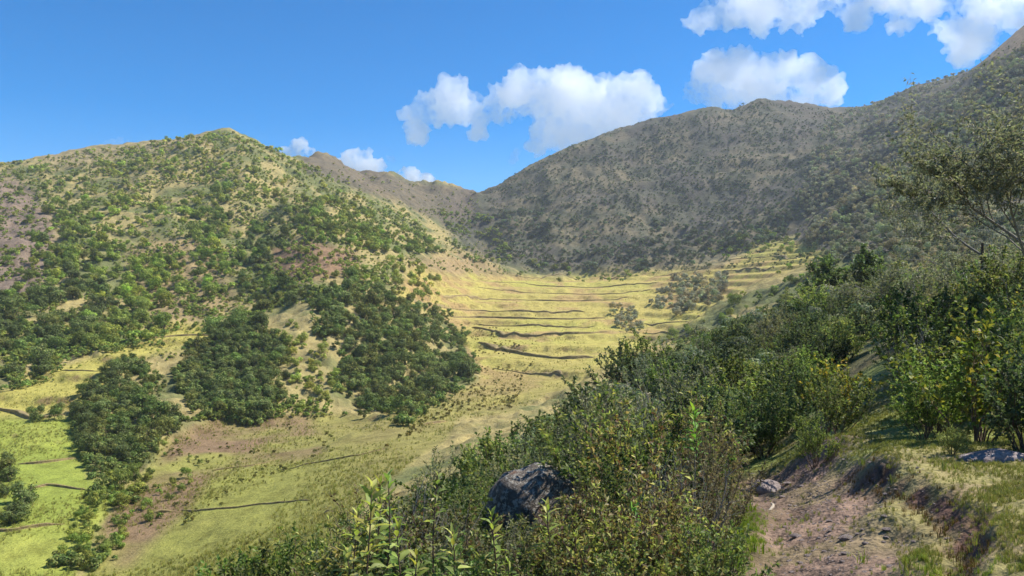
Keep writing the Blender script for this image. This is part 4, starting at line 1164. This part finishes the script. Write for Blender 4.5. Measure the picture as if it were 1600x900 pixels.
# ------------------------------------------------------------------ tall herbs with long leaves (each leaf a part)
def tone_mesh(V, Fc, col, name="leaf", mat=None):
    return mesh_from(name, V, Fc, mat or m_leaf, smooth_shade=False, cols=np.tile(col, (len(V), 1)))
r0 = np.random.default_rng(5)
leaf_variants = []
for k in range(6):
    V, Fc, c = leaves_mesh(np.zeros((1, 3)), np.array([[1.0, 0, .25]]), np.array([1.0]), np.array([.24 + .05 * (k % 3)]), np.array([[1, 1, 1.]]), np.random.default_rng(k), droop=.12 + .1 * (k % 4), fold=.18, upbias=3, long=True)
    leaf_variants.append(tone_mesh(V, Fc, np.array([(0.30, 0.36, 0.09), (0.22, 0.30, 0.07), (0.38, 0.40, 0.14), (0.26, 0.33, 0.10), (0.33, 0.33, 0.08), (0.20, 0.27, 0.07)][k])))
def tall_herb(label, px, d, hgt, leafL, seed, tint=(1, 1, 1), leaves=30, lean=(0, 0), base=None):
    r = np.random.default_rng(seed); g = base or at(px, d)
    e = link("tall_herb", None, loc=g, label=label, category="herb", group="tall herbs with long leaves")
    t = np.linspace(0, 1, 7)
    path = np.stack([lean[0] * t ** 2 + .02 * np.sin(t * 5 + seed), lean[1] * t ** 2, hgt * t], -1)
    V, Fq = tube(path, .008 * (1.1 - .7 * t), 5)
    link("stem", mesh_from("stem", V, Fq, m_twig), e)
    for i in range(leaves):
        u = .30 + .70 * (i / leaves) ** .8; k = min(int(u * 6), 5); f = u * 6 - k; p = path[k] * (1 - f) + path[k + 1] * f
        o = link("leaf", leaf_variants[r.integers(6)], e, loc=p)
        el = np.interp(u, [.3, .75, 1], [-.25, .2, 1.0]) + r.normal(0, .15)
        L = leafL * np.interp(u, [.3, .7, 1.0], [.95, 1.0, .6]) * r.uniform(.8, 1.2)
        o.rotation_euler = (r.normal(0, .25), -el, i * 2.4 + r.normal(0, .3)); o.scale = (L, L, L)
        f = r.uniform(.8, 1.2) * np.interp(u, [.3, 1], [.8, 1.15]); o["tint"] = [float(tint[0] * f), float(tint[1] * f), float(tint[2] * f), 1.0]
for i, a in enumerate([
    ("tall yellow-green herb with drooping lance leaves in the front of the slope", 575, 4.3, 1.15, .15, 3, (1.15, 1.05, 1.0), 34),
    ("tall herb with light lance leaves just right of the yellowest herb", 604, 4.6, 1.18, .13, 4, (1, 1.08, 1), 30),
    ("short pale herb with lance leaves left of the yellowest herb", 545, 4.2, .82, .13, 5, (1.2, 1.1, 1.2), 26),
    ("herb with upright lance leaves near the lower left of the foreground", 626, 4.2, .88, .12, 6, (1, 1.1, .9), 26),
    ("herb with a yellow lower leaf standing in the foreground middle", 655, 4.0, .72, .11, 7, (1.1, 1.0, .8), 24),
    ("slender dark-stemmed herb reaching up in the foreground middle", 682, 4.4, 1.12, .09, 8, (.95, .95, .9), 26),
    ("small green herb with lance leaves at the lower left edge of the bushes", 522, 4.3, .66, .11, 9, (.9, 1.05, .9), 22),
    ("bluish green herb with broad lance leaves low in the brown tangle", 987, 3.9, .62, .14, 10, (.62, .92, .95), 22),
    ("bright green herb with lance leaves at the top of the brown tangle", 1085, 6.6, 1.02, .16, 11, (.75, 1.1, .6), 34),
    ("pale green herb at the bottom edge of the foreground", 800, 3.7, .60, .10, 12, (1.1, 1.15, 1.1), 22),
    ("yellowish herb by the bottom edge left of the brown tangle", 905, 3.8, .62, .10, 13, (1.2, 1.05, .8), 22),
    ("leafy yellow herb with lance leaves at the left of the herb cluster", 556, 4.7, 1.0, .14, 21, (1.35, 1.2, 1.1), 32),
    ("broad yellow-green herb with lance leaves behind the herb cluster", 590, 5.2, 1.15, .15, 22, (1.25, 1.2, 1.0), 32),
    ("pale lance-leaved herb right of the slender dark-stemmed herb", 705, 4.1, .78, .12, 23, (1.3, 1.2, 1.2), 28),
    ("light herb with lance leaves below the lichened boulder", 770, 4.5, .78, .11, 24, (1.2, 1.15, 1.0), 26),
    ("pale herb with lance leaves under the right side of the boulder", 860, 4.4, .74, .12, 25, (1.3, 1.2, 1.1), 26),
    ("pale herb with silvery leaves beside the path verge", 1010, 3.6, .45, .12, 14, (1.3, 1.25, 1.5), 18)]):
    tall_herb(*a)

# ------------------------------------------------------------------ single plants the photograph singles out
bush("dry", at(716, 6.8), .80, "", tint=(1.75, 1.15, .95), label="orange withered bush standing beside the lichened boulder", group="withered bushes")
bush("lime", at(935, 7.4), 1.35, "", tint=(1.0, 1.05, .9), label="tall loose bush with lime leaves right of the lichened boulder")
bush("bare", at(1010, 7.9), 1.35, "", tint=(1.3, 1.25, 1.3), label="pale grey twiggy bush in front of the dark thicket")
bush("fawn", at(1088, 7.4), 1.0, "", label="feathery fawn bush at the top of the brown tangle by the path")
bush("bare", at(655, 5.6), 1.05, "", tint=(.6, .55, .6), label="dead dark purplish twiggy bush left of the orange withered bush")
bush("green", at(350, 6.2), .78, "", tint=(1.3, 1.55, 1.0), label="fresh bright green bush at the bottom edge on the left")
bush("green", at(300, 6.6), .62, "", tint=(1.2, 1.5, 1.0), label="small fresh green bush left of the bottom edge bush")
bush("lime", at(1445, 7.7), .62, "", tint=(.8, .95, .7), label="low yellow-green bush on the grassy bank before the tall bushes")
bush("lime", at(1275, 8.4), .55, "", tint=(.75, .85, .7), label="low bush leaning over the cut bank at the path bend")
bush("small", at(1300, 9.3), .85, "", label="rounded bush above the cut bank at the path bend")
bush("yellow", at(1310, 10.3), .95, "", label="yellowing bush beside the grass strip above the path bend")
bush("yellow", at(1530, 7.3), 1.1, "", tint=(.75, .8, .7), label="straggling bush with yellow leaves at the grassy bank")
bush("small", at(1488, 6.4), .26, "", label="tiny bush beside the low flat rock on the turf")
bush("deep", at(1600, 6.4), .8, "", label="dark bush at the right picture edge behind the low flat rock")

# ------------------------------------------------------------------ trees
def tree(name, label, loc, hgt, seed, leafL=.05, leafW=.014, tones=GREY, tint=(1, 1, 1), spread=.55, depth=4, lean=(0, 0, 0), per=10, trunk_r=.07, twist=.35, wood=None):
    r = np.random.default_rng(seed); B = Build(); T = Build(); LP, LD = [], []
    def grow(p, d, ln, rad, lev, tgt):
        k = 5; t = np.linspace(0, 1, k); pts = [p]
        for i in range(1, k):
            d = unit(d + r.normal(0, .16, 3) + np.array([0, 0, .05])); pts.append(pts[-1] + d * ln / (k - 1))
        pts = np.array(pts); tgt.add(*tube(pts, rad * (1 - .45 * t), 6 if lev < 2 else 3))
        if lev >= depth - 1:
            n = per; u = r.random(n) * (k - 1.001); kk = u.astype(int); f = (u - kk)[:, None]
            LP.append(pts[kk] * (1 - f) + pts[kk + 1] * f + r.normal(0, .05 * ln, (n, 3))); LD.append(np.tile(d, (n, 1)) * .4 + r.normal(0, .6, (n, 3)))
        if lev >= depth: return
        nb = (4, 5, 5, 4, 3)[min(lev, 4)]
        for b in range(nb):
            f = .35 + .65 * (b + r.random()) / nb if lev else .30 + .70 * (b + r.random()) / nb
            kk = min(int(f * (k - 1)), k - 2); q = pts[kk] + (pts[kk + 1] - pts[kk]) * (f * (k - 1) - kk)
            nd_ = unit(d * .55 + r.normal(0, 1, 3) * [1, 1, .55] * spread * 1.5 + [0, 0, twist * .5])
            grow(q, nd_, ln * r.uniform(.55, .78), rad * .52, lev + 1, B)
    grow(np.array([0, 0, -.15]), unit(np.array([0, 0, 1.0]) + np.array(lean)), hgt * .5, trunk_r, 0, T)
    LP = np.concatenate(LP); LD = np.concatenate(LD); n = len(LP)
    V, Fc, c = leaves_mesh(LP, LD, leafL * r.uniform(.5, 1.4, n), leafW * r.uniform(.6, 1.4, n), pick_tones(tones, n, r), r, .1)
    tr = T.mesh("trunk", m_bark); br = B.mesh("branches", wood or m_bark); fo = mesh_from("crown", V, Fc, m_leaf, smooth_shade=False, cols=c)
    e = place(name, label, "tree", [("trunk", tr), ("branches", br), ("crown", fo)], loc, tint=tint)
    for o in e.children:
        if o.name.startswith("branches"): o["kind"] = "stuff"
    return e
tree("thin_tree", "tall thin grey tree leaning in from the right picture edge", at(1640, 12.5), 5.0, 41, .075, .024, GREY, (1.25, 1.15, 1.4), .62, 4, (-.16, 0, 0), 52, .055, wood=m_greytwig)
tree("thin_tree", "sparse dark-branched tree behind the bushes at the right", at(1545, 15.5), 3.7, 43, .07, .022, GREY, (1.25, 1.15, 1.4), .7, 4, (-.1, 0, 0), 32, .05, wood=m_greytwig)
tree("thin_tree", "low wide sparse tree with tangled grey branches on the right slope", at(1470, 19), 2.9, 47, .075, .022, GREY, (1.0, .95, .95), .85, 4, (-.2, 0, 0), 16, .05, wood=m_greytwig)
tree("bare_sapling", "bare branching sapling against the near sunny field", at(592, 9.6), 1.75, 51, .035, .016, GREY, (.9, .9, .8), .6, 3, (.12, 0, 0), 2, .022)
tree("bare_sapling", "thin leaning sapling with few leaves left of the bare sapling", at(560, 9.2), 1.55, 53, .04, .018, GREEN, (1, 1, 1), .5, 3, (-.35, 0, 0), 3, .014)
tree("round_tree", "round dark green tree rising alone above the thicket by the upper terraces", at(1320, 47), 4.4, 61, .20, .12, DEEP, (1.1, 1.2, 1.0), .55, 4, (0, 0, 0), 26, .10)

# ------------------------------------------------------------------ thin mountain haze
m_haze, nd, lk = new_mat("haze")
pv = N(nd, "ShaderNodeVolumePrincipled", Density=HAZE, Anisotropy=0.25)
pv.inputs["Color"].default_value = (0.80, 0.88, 1.0, 1)
o_ = N(nd, "ShaderNodeOutputMaterial"); lk.new(pv.outputs[0], o_.inputs["Volume"])
zlo, zhi = float(Zw.min()) - 1.0, float(Zw.max()) + 8.0
bm = bmesh.new(); bmesh.ops.create_cube(bm, size=1.0)
me = bpy.data.meshes.new("haze"); bm.to_mesh(me); bm.free(); me.materials.append(m_haze)
o = link("haze", me, loc=(0, 0, (zlo + zhi) / 2), kind="stuff")
o.scale = (2240, 2240, zhi - zlo)

# ------------------------------------------------------------------ leave out plants that stand wholly behind others
W_, H_ = 640, 360
covered = np.zeros((H_, W_), bool); yy, xx = np.mgrid[0:H_, 0:W_]
doomed = []
plants = [o for o in COL.objects if o.type == 'EMPTY' and o.parent is None and o.get("category") in ("bush", "shrub", "herb")]
for e in sorted(plants, key=lambda o: o.location.y):
    s_ = e.scale.x; y_ = e.location.y
    if e.get("category") == "herb" and s_ == 1.0: continue
    cx, cz = e.location.x, e.location.z - EYE + .5 * s_
    u, v = (800 + F * cx / y_) * .4, (450 - F * cz / y_) * .4
    ru, rv = .42 * s_ * F / y_ * .4, .44 * s_ * F / y_ * .4
    x0, x1 = int(max(u - ru - 1, 0)), int(min(u + ru + 2, W_)); y0, y1 = int(max(v - rv - 1, 0)), int(min(v + rv + 2, H_))
    if x1 <= x0 or y1 <= y0: doomed += [e, *e.children]; continue
    el = ((xx[y0:y1, x0:x1] - u) / ru) ** 2 + ((yy[y0:y1, x0:x1] - v) / rv) ** 2 < 1
    a_ = math.atan2(e.location.x, y_); ia = min(max(int(round((a_ - AZ[0]) / (AZ[1] - AZ[0]))), 0), NIN - 1)
    jr = int(np.searchsorted(R, math.hypot(e.location.x, y_))) - 1
    below = ((450 - yy[y0:y1, x0:x1] / .4) / F) > TMAX[ia, max(jr - 2, 0)]
    seen = (el & ~covered[y0:y1, x0:x1] & below).sum()
    if seen < max(4, .05 * el.sum()): doomed += [e, *e.children]; continue
    core = ((xx[y0:y1, x0:x1] - u) / ru) ** 2 + ((yy[y0:y1, x0:x1] - v) / rv) ** 2 < .7
    if e.name.split(".")[0] not in ("twiggy_bush", "leafy_herb"): covered[y0:y1, x0:x1] |= core
print("left out as hidden:", sum(o.type == 'EMPTY' for o in doomed), "of", len(plants))
bpy.data.batch_remove(doomed)

# ------------------------------------------------------------------ labels: tell look-alikes apart by their place in the row
ORD = ["leftmost", "second from left", "third from left", "fourth from left", "fifth from left", "sixth from left", "seventh from left", "eighth from left"]
bpy.context.view_layer.update()
by_label = {}
for o in COL.objects:
    if o.parent is None and o.get("label") and o.get("category"): by_label.setdefault(o["label"], []).append(o)
def spx(o): return 800 + F * o.location.x / o.location.y
def spy(o): return 450 - F * (o.location.z - EYE) / o.location.y
def plural(l):
    for w in ("shrub", "bush", "herb"):
        if f" {w} " in l: return l.replace(f" {w} ", f" {w}es " if w == "bush" else f" {w}s ", 1)
    return l
def split_rows(l, os, rows):
    os = sorted(os, key=spy); n = len(os); k = math.ceil(n / 7)
    names = {1: [""], 2: ["upper ", "lower "], 3: ["upper ", "middle ", "lower "]}[min(k, 3)]
    for i, nm in enumerate(names):
        part = sorted(os[i * n // len(names):(i + 1) * n // len(names)], key=spx)
        for j, o in enumerate(part):
            if len(part) == 1: o["label"] = f"{nm}{l}" if nm else l
            elif j < len(ORD) and len(part) <= len(ORD): o["label"] = f"{ORD[j]} of {nm}{plural(l)}"
            else: o["label"] = f"{nm}{l}"
for l, os in by_label.items():
    if 1 < len(os) <= 24: split_rows(l, os, 1)
